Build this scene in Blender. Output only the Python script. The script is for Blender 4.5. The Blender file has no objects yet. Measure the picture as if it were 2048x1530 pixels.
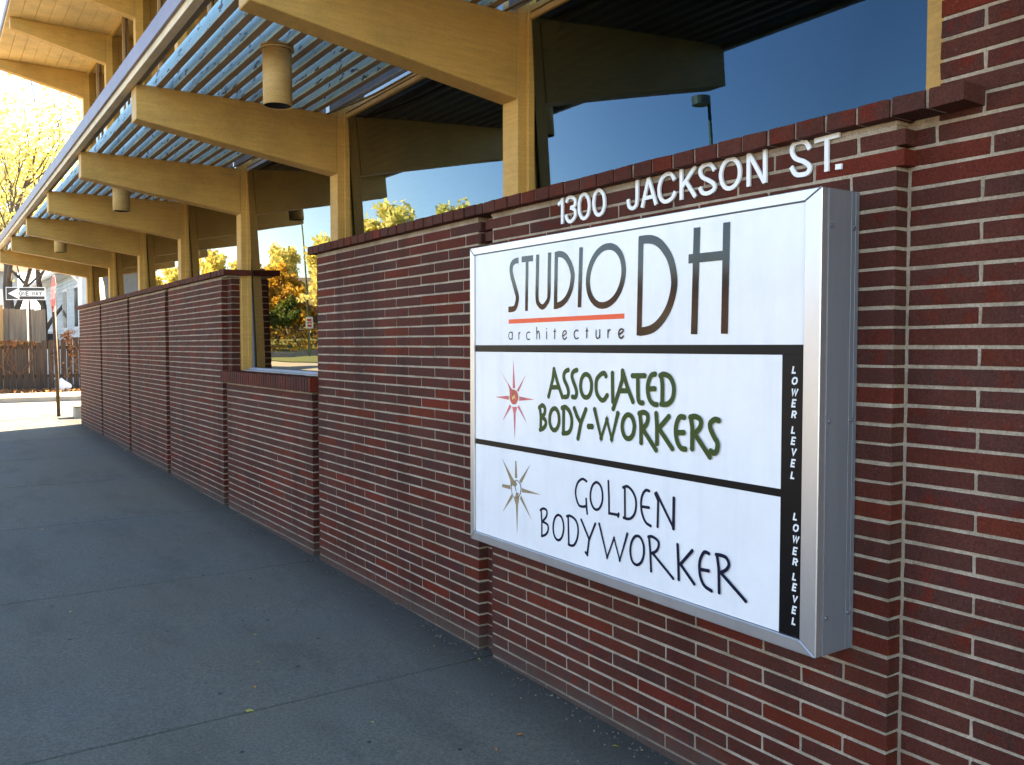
import bpy, bmesh, math, random
from mathutils import Vector, Matrix
random.seed(7)
R = math.radians
D = 2.29            # eye to wall plane, metres
Z0 = 1.56           # eye height above the pavement in front of the camera
SC = bpy.context.scene
COL = SC.collection

SKY_STRENGTH = 0.08
EXPOSURE = 3.35
GLASS_MIN = 0.0
# ------------------------------------------------------------------ camera, sky, sun, exposure
cam = bpy.data.cameras.new('camera'); cam.sensor_width = 36; cam.lens = 1750/2048*36
cam.clip_start = .05; cam.clip_end = 600
co = bpy.data.objects.new('camera', cam); COL.objects.link(co)
AZ = R(33.99); PITCH = R(2.389)
co.location = (0, 0, Z0); co.rotation_euler = (R(90)-PITCH, 0, -AZ)
SC.camera = co
SUN_AZ, SUN_EL = R(61.6), R(36)
w = bpy.data.worlds.new('World'); SC.world = w; w.use_nodes = True
nt = w.node_tree; bg = nt.nodes['Background']
sky = nt.nodes.new('ShaderNodeTexSky'); sky.sky_type = 'NISHITA'; sky.sun_disc = False
sky.sun_elevation = SUN_EL; sky.sun_rotation = SUN_AZ; sky.altitude = 1600
sky.air_density = 1.0; sky.dust_density = .5; sky.ozone_density = 2.4
nt.links.new(sky.outputs[0], bg.inputs[0]); bg.inputs[1].default_value = SKY_STRENGTH
sl = bpy.data.lights.new('sun', 'SUN'); sl.energy = 5.0; sl.angle = R(.5); sl.color = (1, .86, .66)
so = bpy.data.objects.new('sun', sl); COL.objects.link(so)
so.rotation_euler = (R(90)-SUN_EL, 0, math.pi-SUN_AZ); so.location = (20, 10, 30)
vs = SC.view_settings; vs.view_transform = 'Standard'; vs.look = 'None'; vs.exposure = EXPOSURE; vs.gamma = 1; vs.use_curve_mapping = False
vs.use_white_balance = True; vs.white_balance_temperature = 7800; vs.white_balance_tint = 8
SC.cycles.max_bounces = 8; SC.cycles.glossy_bounces = 4; SC.cycles.transparent_max_bounces = 12
SC.cycles.use_denoising = True

LEAVES = [(1.099, 3.603, 0.03, 1, 'long yellow fallen leaf on the near slab, left of the joint'),
  (1.199, 3.837, 0.02, 0, 'orange fallen leaf just above the near slab joint'),
  (1.416, 4.507, 0.014, 1, 'tiny green yellow leaf mid pavement'),
  (1.309, 4.123, 0.014, 1, 'thin pale yellow leaf between two orange leaves'),
  (0.768, 7.893, 0.032, 0, 'orange leaf lying on the far slab joint'),
  (2.25, 12.739, 0.05, 1, 'yellow leaf against the foot of the far wall'),
  (1.927, 3.285, 0.016, 0, 'orange leaf below the slab joint near the sign wall'),
  (1.93, 2.802, 0.02, 0, 'orange leaf near the bottom edge beneath the sign'),
  (1.779, 2.751, 0.018, 0, 'orange leaf at the very bottom of the pavement'),
  (2.218, 3.581, 0.016, 1, 'yellow leaf in the corner of the wall slot'),
  (2.177, 2.52, 0.022, 1, 'pale yellow leaf at the foot of the sign wall'),
  (2.122, 3.856, 0.013, 0, 'small orange leaf above the joint beside the wall'),
  (1.486, 3.22, 0.01, 1, 'yellow speck of leaf on the near slab'),
  (0.664, 5.456, 0.018, 1, 'pale curled leaf alone on the left slab')]
LAMPS = [('street lamp with round flat head mirrored in the window above the sign', (-14, 17.6, 7.0)), ('tall plain lamp pole mirrored in the low window', (-19.5, 64, 10, False, 0.1))]
NOPARK = (-18.5, 61.26, 2.5)
L, S_, C_ = 'l', 's', 'c'
GLYPHS={'STUDIO':('b',[(S_,25,[(-3096,365),(-3122,364),(-3146,353),(-3153,330),(-3146,300),(-3130,267),(-3117,239),(-3106,213),(-3108,189),(-3122,165),(-3146,159),(-3174,159)]),
(L,25,[(-3073,367),(-2989,366)]),
(L,20,[(-3032,361),(-3037,148)]),
(S_,22,[(-2956,378),(-2957,319),(-2959,257),(-2960,203),(-2952,177),(-2923,160),(-2894,175),(-2878,199),(-2876,257),(-2875,318),(-2873,379)]),
(L,22,[(-2827,378),(-2833,149)]),
(S_,25,[(-2826,367),(-2798,366),(-2767,353),(-2738,322),(-2722,286),(-2722,259),(-2733,222),(-2759,188),(-2793,168),(-2829,161)]),
(L,22,[(-2668,381),(-2677,150)]),(C_,25,[(-2420,264),(-2422,297),(-2433,326),(-2453,349),(-2479,364),(-2510,369),(-2542,364),(-2573,348),(-2598,323),(-2616,292),(-2625,257),(-2623,223),(-2611,193),(-2589,169),(-2561,155),(-2530,152),(-2498,159),(-2468,176),(-2444,201),(-2428,231)]),
(L,26,[(-2328,386),(-2335,37)]),
(S_,30,[(-2338,375),(-2283,373),(-2240,358),(-2202,325),(-2175,283),(-2161,224),(-2168,173),(-2192,122),(-2233,80),(-2276,58),(-2335,50)]),
(L,29,[(-2058,389),(-2067,39)]),
(L,29,[(-1930,391),(-1935,39)]),
(L,30,[(-2095,289),(-1929,288)])]),'RULE':('b',[(L,18.5,[(-3172,106),(-2415,109)])]),'architecture':('b',[(C_,5,[(-3142,44),(-3143,49),(-3145,53),(-3148,57),(-3152,59),(-3157,60),(-3162,59),(-3166,57),(-3169,54),(-3171,49),(-3172,45),(-3171,40),(-3169,35),(-3166,32),(-3162,30),(-3157,29),(-3152,30),(-3148,32),(-3145,35),(-3143,40)]),
(L,5,[(-3143,61),(-3143,28)]),
(L,5,[(-3094,58),(-3094,28)]),
(S_,5,[(-3094,47),(-3089,56),(-3082,59)]),
(S_,5,[(-3009,56),(-3019,59),(-3031,55),(-3036,43),(-3031,30),(-3021,27),(-3010,30)]),
(L,5,[(-2962,79),(-2961,28)]),
(S_,5,[(-2961,47),(-2952,61),(-2944,55),(-2941,28)]),
(L,5,[(-2892,60),(-2892,28)]),
(L,5,[(-2892,73),(-2892,68)]),
(L,5,[(-2836,70),(-2838,28)]),
(L,5,[(-2844,59),(-2829,59)]),
(S_,5,[(-2782,39),(-2759,52),(-2770,61),(-2780,54),(-2784,44),(-2779,30),(-2769,27),(-2757,36)]),
(S_,5,[(-2683,57),(-2693,62),(-2706,56),(-2709,44),(-2704,32),(-2693,28),(-2682,33)]),
(L,5,[(-2630,71),(-2631,30)]),
(L,5,[(-2637,58),(-2623,59)]),
(S_,5,[(-2574,62),(-2575,40),(-2571,31),(-2563,29),(-2557,32),(-2554,41)]),
(L,5,[(-2553,63),(-2553,30)]),
(L,5,[(-2505,62),(-2505,29)]),
(S_,5,[(-2505,44),(-2501,57),(-2491,62)]),
(S_,6.5,[(-2441,42),(-2418,55),(-2426,62),(-2438,59),(-2444,46),(-2439,32),(-2429,29),(-2416,38)])]),'ASSOCIATED':('r',[(L,19,[(-2842,-94),(-2850,-135),(-2878,-206)]),
(L,19,[(-2841,-96),(-2817,-149),(-2785,-204)]),
(L,19,[(-2856,-168),(-2815,-166)]),
(S_,19,[(-2747,-95),(-2763,-100),(-2775,-113),(-2773,-133),(-2753,-161),(-2745,-183),(-2752,-200),(-2770,-203)]),
(S_,19,[(-2692,-94),(-2710,-99),(-2722,-112),(-2719,-131),(-2700,-162),(-2693,-183),(-2700,-200),(-2719,-200)]),(C_,19,[(-2601,-152),(-2602,-139),(-2607,-127),(-2614,-117),(-2624,-111),(-2634,-109),(-2645,-111),(-2654,-118),(-2662,-128),(-2666,-141),(-2668,-155),(-2666,-169),(-2661,-181),(-2654,-191),(-2644,-197),(-2634,-198),(-2623,-196),(-2614,-189),(-2607,-179),(-2602,-166)]),
(S_,19,[(-2516,-112),(-2526,-102),(-2546,-107),(-2569,-126),(-2574,-154),(-2567,-182),(-2545,-202),(-2527,-202),(-2509,-185)]),
(L,19,[(-2479,-101),(-2477,-178),(-2475,-206)]),
(L,19,[(-2422,-91),(-2424,-124),(-2447,-178),(-2473,-232)]),
(L,19,[(-2421,-92),(-2394,-152),(-2365,-200)]),
(L,19,[(-2437,-164),(-2390,-162)]),
(L,19,[(-2367,-107),(-2304,-105)]),
(S_,19,[(-2339,-106),(-2337,-180),(-2329,-200),(-2313,-202)]),
(S_,19,[(-2251,-98),(-2270,-104),(-2285,-131),(-2286,-163),(-2275,-190),(-2256,-203),(-2241,-204)]),
(L,19,[(-2282,-151),(-2252,-149)]),
(L,19,[(-2218,-104),(-2213,-133),(-2213,-199)]),
(S_,19,[(-2223,-103),(-2205,-97),(-2176,-107),(-2158,-136),(-2160,-171),(-2176,-193),(-2198,-201),(-2217,-201)])]),'BODY-WORKERS':('r',[(L,19,[(-2939,-257),(-2932,-290),(-2933,-345)]),
(S_,19,[(-2943,-256),(-2922,-245),(-2904,-255),(-2906,-278),(-2926,-292)]),
(S_,19,[(-2926,-292),(-2900,-305),(-2897,-322),(-2913,-339),(-2936,-347)]),(C_,19,[(-2806,-295),(-2808,-281),(-2812,-269),(-2819,-260),(-2828,-254),(-2838,-253),(-2848,-256),(-2857,-262),(-2864,-273),(-2869,-285),(-2870,-299),(-2869,-313),(-2864,-325),(-2857,-334),(-2848,-340),(-2838,-341),(-2828,-338),(-2819,-331),(-2812,-321),(-2807,-308)]),
(L,19,[(-2776,-250),(-2778,-349)]),
(S_,19,[(-2786,-248),(-2766,-243),(-2740,-257),(-2724,-285),(-2726,-319),(-2744,-343),(-2780,-349)]),
(L,19,[(-2707,-245),(-2690,-273),(-2666,-300)]),
(L,19,[(-2635,-245),(-2665,-298),(-2683,-361)]),
(L,22,[(-2617,-309),(-2597,-308)]),
(L,19,[(-2581,-241),(-2542,-347),(-2509,-275),(-2481,-346),(-2447,-248)]),(C_,19,[(-2356,-290),(-2358,-277),(-2363,-265),(-2370,-256),(-2379,-251),(-2389,-249),(-2399,-252),(-2408,-259),(-2416,-269),(-2420,-281),(-2422,-295),(-2420,-308),(-2415,-320),(-2408,-329),(-2399,-335),(-2388,-336),(-2378,-333),(-2369,-326),(-2362,-316),(-2358,-303)]),
(L,19,[(-2328,-240),(-2321,-277),(-2320,-344)]),
(S_,19,[(-2330,-241),(-2306,-235),(-2287,-244),(-2289,-270),(-2312,-296)]),
(L,19,[(-2311,-295),(-2243,-363)]),
(L,19,[(-2243,-236),(-2239,-271),(-2238,-339)]),
(L,19,[(-2181,-242),(-2229,-286)]),
(L,19,[(-2229,-286),(-2163,-350)]),
(S_,19,[(-2108,-239),(-2128,-240),(-2143,-264),(-2146,-295),(-2138,-325),(-2121,-344),(-2101,-346)]),
(L,19,[(-2143,-294),(-2109,-291)]),
(L,19,[(-2077,-237),(-2069,-269),(-2069,-341)]),
(S_,19,[(-2078,-237),(-2056,-233),(-2032,-243),(-2033,-266),(-2058,-291)]),
(L,19,[(-2058,-290),(-1990,-360)]),
(S_,19,[(-1953,-239),(-1969,-237),(-1988,-250),(-1987,-269),(-1972,-293),(-1957,-313),(-1960,-337),(-1971,-346),(-1985,-341)])]),'GOLDEN':('r',[(S_,10.5,[(-2630,-523),(-2655,-517),(-2682,-533),(-2697,-563),(-2695,-594),(-2677,-623),(-2650,-625),(-2634,-620)]),
(L,10.5,[(-2632,-592),(-2629,-626),(-2625,-648)]),(C_,10.5,[(-2533,-567),(-2535,-551),(-2540,-537),(-2548,-527),(-2558,-521),(-2569,-519),(-2580,-523),(-2591,-532),(-2599,-545),(-2604,-560),(-2606,-577),(-2604,-593),(-2598,-607),(-2590,-617),(-2580,-623),(-2569,-624),(-2557,-620),(-2547,-611),(-2539,-598),(-2534,-583)]),
(L,10.5,[(-2500,-506),(-2496,-565),(-2495,-626),(-2441,-624)]),
(L,10.5,[(-2440,-619),(-2443,-630)]),
(L,10.5,[(-2407,-516),(-2405,-629)]),
(S_,10.5,[(-2416,-518),(-2391,-511),(-2362,-528),(-2346,-557),(-2349,-596),(-2367,-621),(-2390,-630),(-2412,-629)]),
(S_,10.5,[(-2277,-512),(-2295,-512),(-2312,-531),(-2319,-561),(-2313,-598),(-2294,-626),(-2268,-635)]),
(L,10.5,[(-2314,-573),(-2278,-571)]),
(L,10.5,[(-2246,-517),(-2231,-540),(-2233,-631)]),
(L,10.5,[(-2240,-513),(-2155,-622)]),
(L,13,[(-2154,-520),(-2155,-624)])]),'BODYWORKER':('r',[(L,10.5,[(-2929,-683),(-2924,-730),(-2924,-790)]),
(S_,10.5,[(-2934,-683),(-2913,-673),(-2890,-678),(-2892,-703),(-2920,-728)]),
(S_,10.5,[(-2920,-728),(-2883,-736),(-2881,-760),(-2897,-779),(-2924,-790)]),(C_,10.5,[(-2774,-728),(-2776,-713),(-2781,-700),(-2789,-689),(-2799,-684),(-2809,-683),(-2820,-687),(-2830,-696),(-2838,-709),(-2843,-724),(-2845,-741),(-2843,-756),(-2838,-770),(-2830,-780),(-2820,-785),(-2809,-786),(-2798,-781),(-2788,-772),(-2781,-760),(-2776,-744)]),
(L,10.5,[(-2745,-679),(-2740,-791)]),
(S_,10.5,[(-2753,-679),(-2730,-674),(-2696,-686),(-2681,-715),(-2685,-754),(-2704,-784),(-2725,-792),(-2742,-790)]),
(L,10.5,[(-2661,-678),(-2613,-744)]),
(L,10.5,[(-2575,-679),(-2613,-750),(-2623,-808)]),
(L,10.5,[(-2633,-801),(-2622,-809)]),
(L,10.5,[(-2551,-675),(-2504,-795),(-2465,-714),(-2432,-791),(-2391,-685)]),(C_,10.5,[(-2302,-729),(-2303,-713),(-2309,-699),(-2317,-689),(-2327,-683),(-2338,-683),(-2349,-687),(-2359,-697),(-2367,-710),(-2372,-726),(-2374,-743),(-2372,-759),(-2367,-773),(-2359,-783),(-2348,-788),(-2337,-788),(-2326,-783),(-2316,-774),(-2308,-761),(-2303,-745)]),
(L,10.5,[(-2276,-674),(-2269,-724),(-2264,-795)]),
(S_,10.5,[(-2279,-676),(-2261,-671),(-2233,-679),(-2226,-695),(-2238,-718),(-2267,-733)]),
(L,10.5,[(-2257,-729),(-2154,-797)]),
(L,12,[(-2134,-676),(-2130,-731),(-2127,-794)]),
(L,12,[(-2065,-683),(-2119,-740)]),
(L,12,[(-2119,-740),(-2055,-793)]),
(S_,12,[(-1991,-678),(-2010,-677),(-2027,-702),(-2032,-730),(-2026,-765),(-2008,-789),(-1978,-798)]),
(L,12,[(-2027,-738),(-1991,-735)]),
(L,12,[(-1955,-676),(-1947,-716),(-1944,-796)]),
(S_,12,[(-1958,-675),(-1938,-673),(-1915,-677),(-1904,-696),(-1916,-716),(-1940,-730)]),
(L,12,[(-1937,-730),(-1834,-797)])]),'red_star':('p',[(0,[(-3248,-102),(-3180,-164),(-3167,-188),(-3162,-222),(-3114,-207),(-3121,-190),(-3147,-187)]),(0,[(-3136,-61),(-3140,-183),(-3121,-182)]),(0,[(-3042,-124),(-3109,-191),(-3096,-197)]),(0,[(-2978,-224),(-3091,-216),(-3091,-235)]),(0,[(-3033,-326),(-3093,-253),(-3103,-264)]),(0,[(-3124,-404),(-3134,-290),(-3145,-264),(-3105,-262),(-3118,-289)]),(0,[(-3218,-329),(-3163,-253),(-3151,-264)]),(0,[(-3279,-227),(-3169,-217),(-3169,-235)]),(1,[(-3098,-219),(-3099,-229),(-3104,-238),(-3111,-246),(-3120,-251),(-3130,-253),(-3140,-252),(-3149,-248),(-3156,-241),(-3161,-232),(-3163,-222),(-3161,-212),(-3156,-203),(-3149,-195),(-3140,-191),(-3130,-189),(-3120,-190),(-3111,-194),(-3104,-201),(-3099,-209)]),(2,[(-3145,-211),(-3138,-224),(-3128,-210),(-3118,-227),(-3116,-232),(-3128,-221),(-3137,-233),(-3143,-229)])]),'gold_star':('p',[(0,[(-3225,-497),(-3161,-585),(-3156,-613),(-3113,-608),(-3113,-596),(-3143,-572)]),(0,[(-3121,-498),(-3112,-497),(-3105,-570),(-3123,-572)]),(0,[(-3005,-498),(-3089,-579),(-3075,-590)]),(0,[(-2929,-618),(-3070,-609),(-3070,-627)]),(0,[(-2995,-736),(-3075,-642),(-3084,-656)]),(0,[(-3105,-810),(-3115,-690),(-3132,-656),(-3108,-632),(-3090,-653),(-3100,-688)]),(0,[(-3218,-734),(-3149,-645),(-3138,-658)]),(0,[(-3222,-611),(-3224,-625),(-3156,-626),(-3156,-609)]),(1,[(-3073,-613),(-3075,-626),(-3080,-638),(-3089,-648),(-3100,-655),(-3112,-659),(-3124,-658),(-3135,-654),(-3144,-647),(-3149,-636),(-3151,-624),(-3149,-612),(-3144,-600),(-3135,-590),(-3124,-583),(-3112,-579),(-3100,-579),(-3089,-584),(-3080,-591),(-3075,-602)]),(2,[(-3078,-614),(-3080,-626),(-3084,-636),(-3092,-645),(-3101,-652),(-3112,-655),(-3122,-655),(-3132,-651),(-3140,-644),(-3145,-635),(-3146,-624),(-3145,-612),(-3140,-601),(-3132,-592),(-3122,-586),(-3112,-582),(-3101,-583),(-3092,-587),(-3084,-594),(-3080,-603)]),(0,[(-3148,-587),(-3113,-585),(-3104,-598),(-3118,-611),(-3143,-606)]),(0,[(-3120,-657),(-3113,-633),(-3090,-633),(-3098,-654)]),(1,[(-3123,-609),(-3113,-630),(-3108,-630),(-3117,-608)])]),'ADDRESS':('b',[(L,14.5,[(-3000,632),(-3000,521)]),
(S_,14.5,[(-3001,626),(-3010,614),(-3029,607)]),
(S_,14.5,[(-2972,608),(-2960,624),(-2936,625),(-2913,613),(-2914,588),(-2943,582)]),
(S_,14.5,[(-2943,582),(-2913,569),(-2912,542),(-2939,524),(-2964,534),(-2975,556)]),(C_,14.5,[(-2818,574),(-2820,590),(-2825,604),(-2832,615),(-2841,623),(-2852,626),(-2862,624),(-2872,618),(-2879,607),(-2884,594),(-2885,578),(-2884,562),(-2879,548),(-2871,537),(-2862,529),(-2851,526),(-2841,528),(-2831,535),(-2824,545),(-2820,559)]),(C_,14.5,[(-2722,576),(-2724,592),(-2728,606),(-2736,617),(-2745,625),(-2756,628),(-2766,627),(-2776,620),(-2784,610),(-2788,596),(-2790,581),(-2788,565),(-2783,551),(-2775,539),(-2766,532),(-2755,529),(-2745,531),(-2735,537),(-2728,548),(-2723,561)]),
(L,14.5,[(-2529,634),(-2529,557)]),
(S_,14.5,[(-2529,557),(-2534,538),(-2553,529),(-2574,540),(-2580,567)]),
(L,14.5,[(-2465,632),(-2500,525)]),
(L,14.5,[(-2465,632),(-2423,526)]),
(L,14.5,[(-2490,557),(-2436,559)]),
(S_,14.5,[(-2328,602),(-2342,624),(-2365,630),(-2393,618),(-2408,587),(-2404,554),(-2384,533),(-2360,531),(-2337,541),(-2324,561)]),
(L,14.5,[(-2294,635),(-2293,526)]),
(L,14.5,[(-2224,635),(-2292,570)]),
(L,14.5,[(-2270,588),(-2223,527)]),
(S_,14.5,[(-2135,605),(-2147,624),(-2169,632),(-2193,626),(-2202,612),(-2191,591),(-2161,575),(-2136,558),(-2137,540),(-2164,531),(-2190,537),(-2203,557)]),(C_,14.5,[(-2022,583),(-2024,598),(-2030,611),(-2039,622),(-2051,629),(-2064,632),(-2077,629),(-2089,622),(-2098,611),(-2104,597),(-2106,582),(-2103,566),(-2097,553),(-2088,542),(-2076,535),(-2062,533),(-2050,536),(-2038,543),(-2029,554),(-2023,568)]),
(L,14.5,[(-1985,636),(-1984,527)]),
(L,14.5,[(-1983,635),(-1917,530)]),
(L,14.5,[(-1917,638),(-1915,529)]),
(S_,14.5,[(-1744,606),(-1757,627),(-1777,635),(-1804,631),(-1811,611),(-1797,587),(-1765,571),(-1744,553),(-1750,535),(-1773,532),(-1796,538),(-1813,563)]),
(L,14.5,[(-1727,627),(-1639,629)]),
(L,14.5,[(-1683,626),(-1682,527)]),
(L,16,[(-1651,535),(-1630,534)])])}

# ------------------------------------------------------------------ helpers
def tag(o, label=None, cat=None, group=None, kind=None):
    if label: o['label'] = label
    if cat: o['category'] = cat
    if group: o['group'] = group
    if kind: o['kind'] = kind
    return o
def empty(name, loc=(0, 0, 0)):
    o = bpy.data.objects.new(name, None); COL.objects.link(o); o.location = loc; o.empty_display_size = .2
    return o
def link(name, me, mat, parent=None, loc=None):
    if mat is not None and not me.materials: me.materials.append(mat)
    o = bpy.data.objects.new(name, me); COL.objects.link(o)
    if parent is not None:
        o.parent = parent
        if loc is None:
            loc = (-parent.location.x, -parent.location.y, -parent.location.z)
            if parent.parent is not None:
                pp = parent.parent.location; loc = (loc[0]-pp.x, loc[1]-pp.y, loc[2]-pp.z)
    if loc is not None: o.location = loc
    return o
class MB:
    def __init__(s): s.v = []; s.f = []
    def add(s, vs_, fs):
        n = len(s.v); s.v += [tuple(p) for p in vs_]; s.f += [tuple(i+n for i in f) for f in fs]
    def box(s, x0, x1, y0, y1, z0, z1):
        s.add([(x0,y0,z0),(x1,y0,z0),(x1,y1,z0),(x0,y1,z0),(x0,y0,z1),(x1,y0,z1),(x1,y1,z1),(x0,y1,z1)],
              [(0,3,2,1),(4,5,6,7),(0,1,5,4),(1,2,6,5),(2,3,7,6),(3,0,4,7)])
    def prism(s, poly, y0, y1):      # poly in (x, z), extruded along y
        n = len(poly)
        s.add([(x, y0, z) for x, z in poly]+[(x, y1, z) for x, z in poly],
              [tuple(range(n)), tuple(range(2*n-1, n-1, -1))]+[((i+1) % n, i, i+n, (i+1) % n+n) for i in range(n)])
    def tube(s, pts, rad, n=8, cap=True):
        pts = [Vector(p) for p in pts]
        rad = rad if isinstance(rad, (list, tuple)) else [rad]*len(pts)
        base = len(s.v); up = None
        for i, p in enumerate(pts):
            t = (pts[min(i+1, len(pts)-1)]-pts[max(i-1, 0)]).normalized()
            if up is None: up = t.orthogonal().normalized()
            up = (up - t*up.dot(t)).normalized(); sd = t.cross(up)
            for k in range(n):
                a = 2*math.pi*k/n; q = p+(up*math.cos(a)+sd*math.sin(a))*rad[i]; s.v.append(tuple(q))
        for i in range(len(pts)-1):
            for k in range(n):
                a = base+i*n+k; b = base+i*n+(k+1) % n; s.f.append((a, b, b+n, a+n))
        if cap:
            s.f.append(tuple(base+k for k in range(n-1, -1, -1))); s.f.append(tuple(base+(len(pts)-1)*n+k for k in range(n)))
    def mesh(s, name, bevel=0, smooth=False, seg=1):
        me = bpy.data.meshes.new(name); me.from_pydata(s.v, [], s.f)
        bm = bmesh.new(); bm.from_mesh(me); bmesh.ops.recalc_face_normals(bm, faces=bm.faces)
        if bevel: bmesh.ops.bevel(bm, geom=list(bm.edges), offset=bevel, segments=seg, affect='EDGES', profile=.6)
        if smooth:
            for f in bm.faces: f.smooth = True
        bm.to_mesh(me); bm.free(); return me
    def build(s, name, mat, parent=None, bevel=0, smooth=False, loc=None):
        return link(name, s.mesh(name, bevel, smooth), mat, parent, loc)
def boxo(name, mat, parent, x0, x1, y0, y1, z0, z1, bevel=0):
    m = MB(); m.box(x0, x1, y0, y1, z0, z1); return m.build(name, mat, parent, bevel)
def xd(v): return v*D
def zd(v): return Z0+v*D

# ------------------------------------------------------------------ materials
def newmat(name):
    m = bpy.data.materials.new(name); m.use_nodes = True; n = m.node_tree
    return m, n, n.nodes['Principled BSDF']
def N(n, t, **kw):
    o = n.nodes.new(t)
    for k, v in kw.items(): setattr(o, k, v)
    return o
def pos(n, scale=(1, 1, 1), use='pos'):
    g = N(n, 'ShaderNodeNewGeometry') if use == 'pos' else N(n, 'ShaderNodeTexCoord')
    mp = N(n, 'ShaderNodeMapping'); mp.inputs['Scale'].default_value = scale
    n.links.new(g.outputs['Position'] if use == 'pos' else g.outputs['Object'], mp.inputs[0]); return mp
def noise(n, mp, sc, det=4, rough=.55):
    t = N(n, 'ShaderNodeTexNoise'); t.inputs['Scale'].default_value = sc; t.inputs['Detail'].default_value = det
    t.inputs['Roughness'].default_value = rough; n.links.new(mp.outputs[0], t.inputs['Vector']); return t
def ramp(n, src, stops, interp='LINEAR'):
    r = N(n, 'ShaderNodeValToRGB'); r.color_ramp.interpolation = interp
    e = r.color_ramp.elements
    while len(e) < len(stops): e.new(.5)
    for el, (p, c) in zip(e, stops):
        el.position = p; el.color = (c, c, c, 1) if isinstance(c, (int, float)) else (*c, 1)
    n.links.new(src, r.inputs[0]); return r
def mixc(n, fac, a, b, mode='MIX'):
    m = N(n, 'ShaderNodeMix', data_type='RGBA', blend_type=mode)
    for s, v in ((0, fac), (6, a), (7, b)):
        if hasattr(v, 'links') or hasattr(v, 'is_linked'): n.links.new(v, m.inputs[s])
        elif s == 0: m.inputs[0].default_value = v
        else: m.inputs[s].default_value = (*v, 1)
    return m.outputs[2]
def bump(n, b, src, strength, dist=.01):
    bp = N(n, 'ShaderNodeBump'); bp.inputs['Strength'].default_value = strength; bp.inputs['Distance'].default_value = dist
    n.links.new(src, bp.inputs['Height']); n.links.new(bp.outputs[0], b.inputs['Normal']); return bp
def simple(name, col, rough=.6, metal=0, var=.12, vs_=6, bmp=.15, bs=60, scale=(1, 1, 1), col2=None, spec=.5):
    m, n, b = newmat(name); mp = pos(n, scale)
    c2 = col2 or tuple(c*(1-var*2.2) for c in col); c1 = tuple(min(1, c*(1+var*.6)) for c in col)
    t = noise(n, mp, vs_, 6, .62); r = ramp(n, t.outputs[0], [(.3, c2), (.7, c1)])
    n.links.new(r.outputs[0], b.inputs['Base Color'])
    b.inputs['Roughness'].default_value = rough; b.inputs['Metallic'].default_value = metal
    b.inputs['Specular IOR Level'].default_value = spec
    if bmp: bump(n, b, noise(n, mp, bs, 4).outputs[0], bmp, .004)
    return m
def weather(n, c, dust=(.085, .068, .055)):
    mp = pos(n, (3.2, 3.2, .35)); s = noise(n, mp, 1.3, 6, .6); r = ramp(n, s.outputs[0], [(.30, .70), (.50, 1.0), (.70, 1.12)]); c = mixc(n, 1, c, r.outputs[0], 'MULTIPLY')
    sp = N(n, 'ShaderNodeTexVoronoi'); sp.inputs['Scale'].default_value = 23; g = N(n, 'ShaderNodeNewGeometry'); n.links.new(g.outputs['Position'], sp.inputs['Vector'])
    sr = ramp(n, sp.outputs['Distance'], [(.03, .3), (.06, 0)]); c = mixc(n, sr.outputs[0], c, (.30, .25, .21))
    sx = N(n, 'ShaderNodeSeparateXYZ'); n.links.new(g.outputs['Position'], sx.inputs[0])
    h = N(n, 'ShaderNodeMath', operation='MULTIPLY_ADD'); h.inputs[1].default_value = -.0125; n.links.new(sx.outputs[1], h.inputs[0]); n.links.new(sx.outputs[2], h.inputs[2])
    w2 = noise(n, pos(n, (5, 5, 5)), 1.6, 5, .7); h2 = N(n, 'ShaderNodeMath', operation='MULTIPLY_ADD'); h2.inputs[1].default_value = -.20; n.links.new(w2.outputs[0], h2.inputs[0]); n.links.new(h.outputs[0], h2.inputs[2])
    mr = N(n, 'ShaderNodeMapRange'); z0 = Z0-.688*D; mr.inputs[1].default_value = z0-.11; mr.inputs[2].default_value = z0+.05; mr.inputs[3].default_value = .85; mr.inputs[4].default_value = 0
    n.links.new(h2.outputs[0], mr.inputs[0]); return mixc(n, mr.outputs[0], c, dust)
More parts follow.
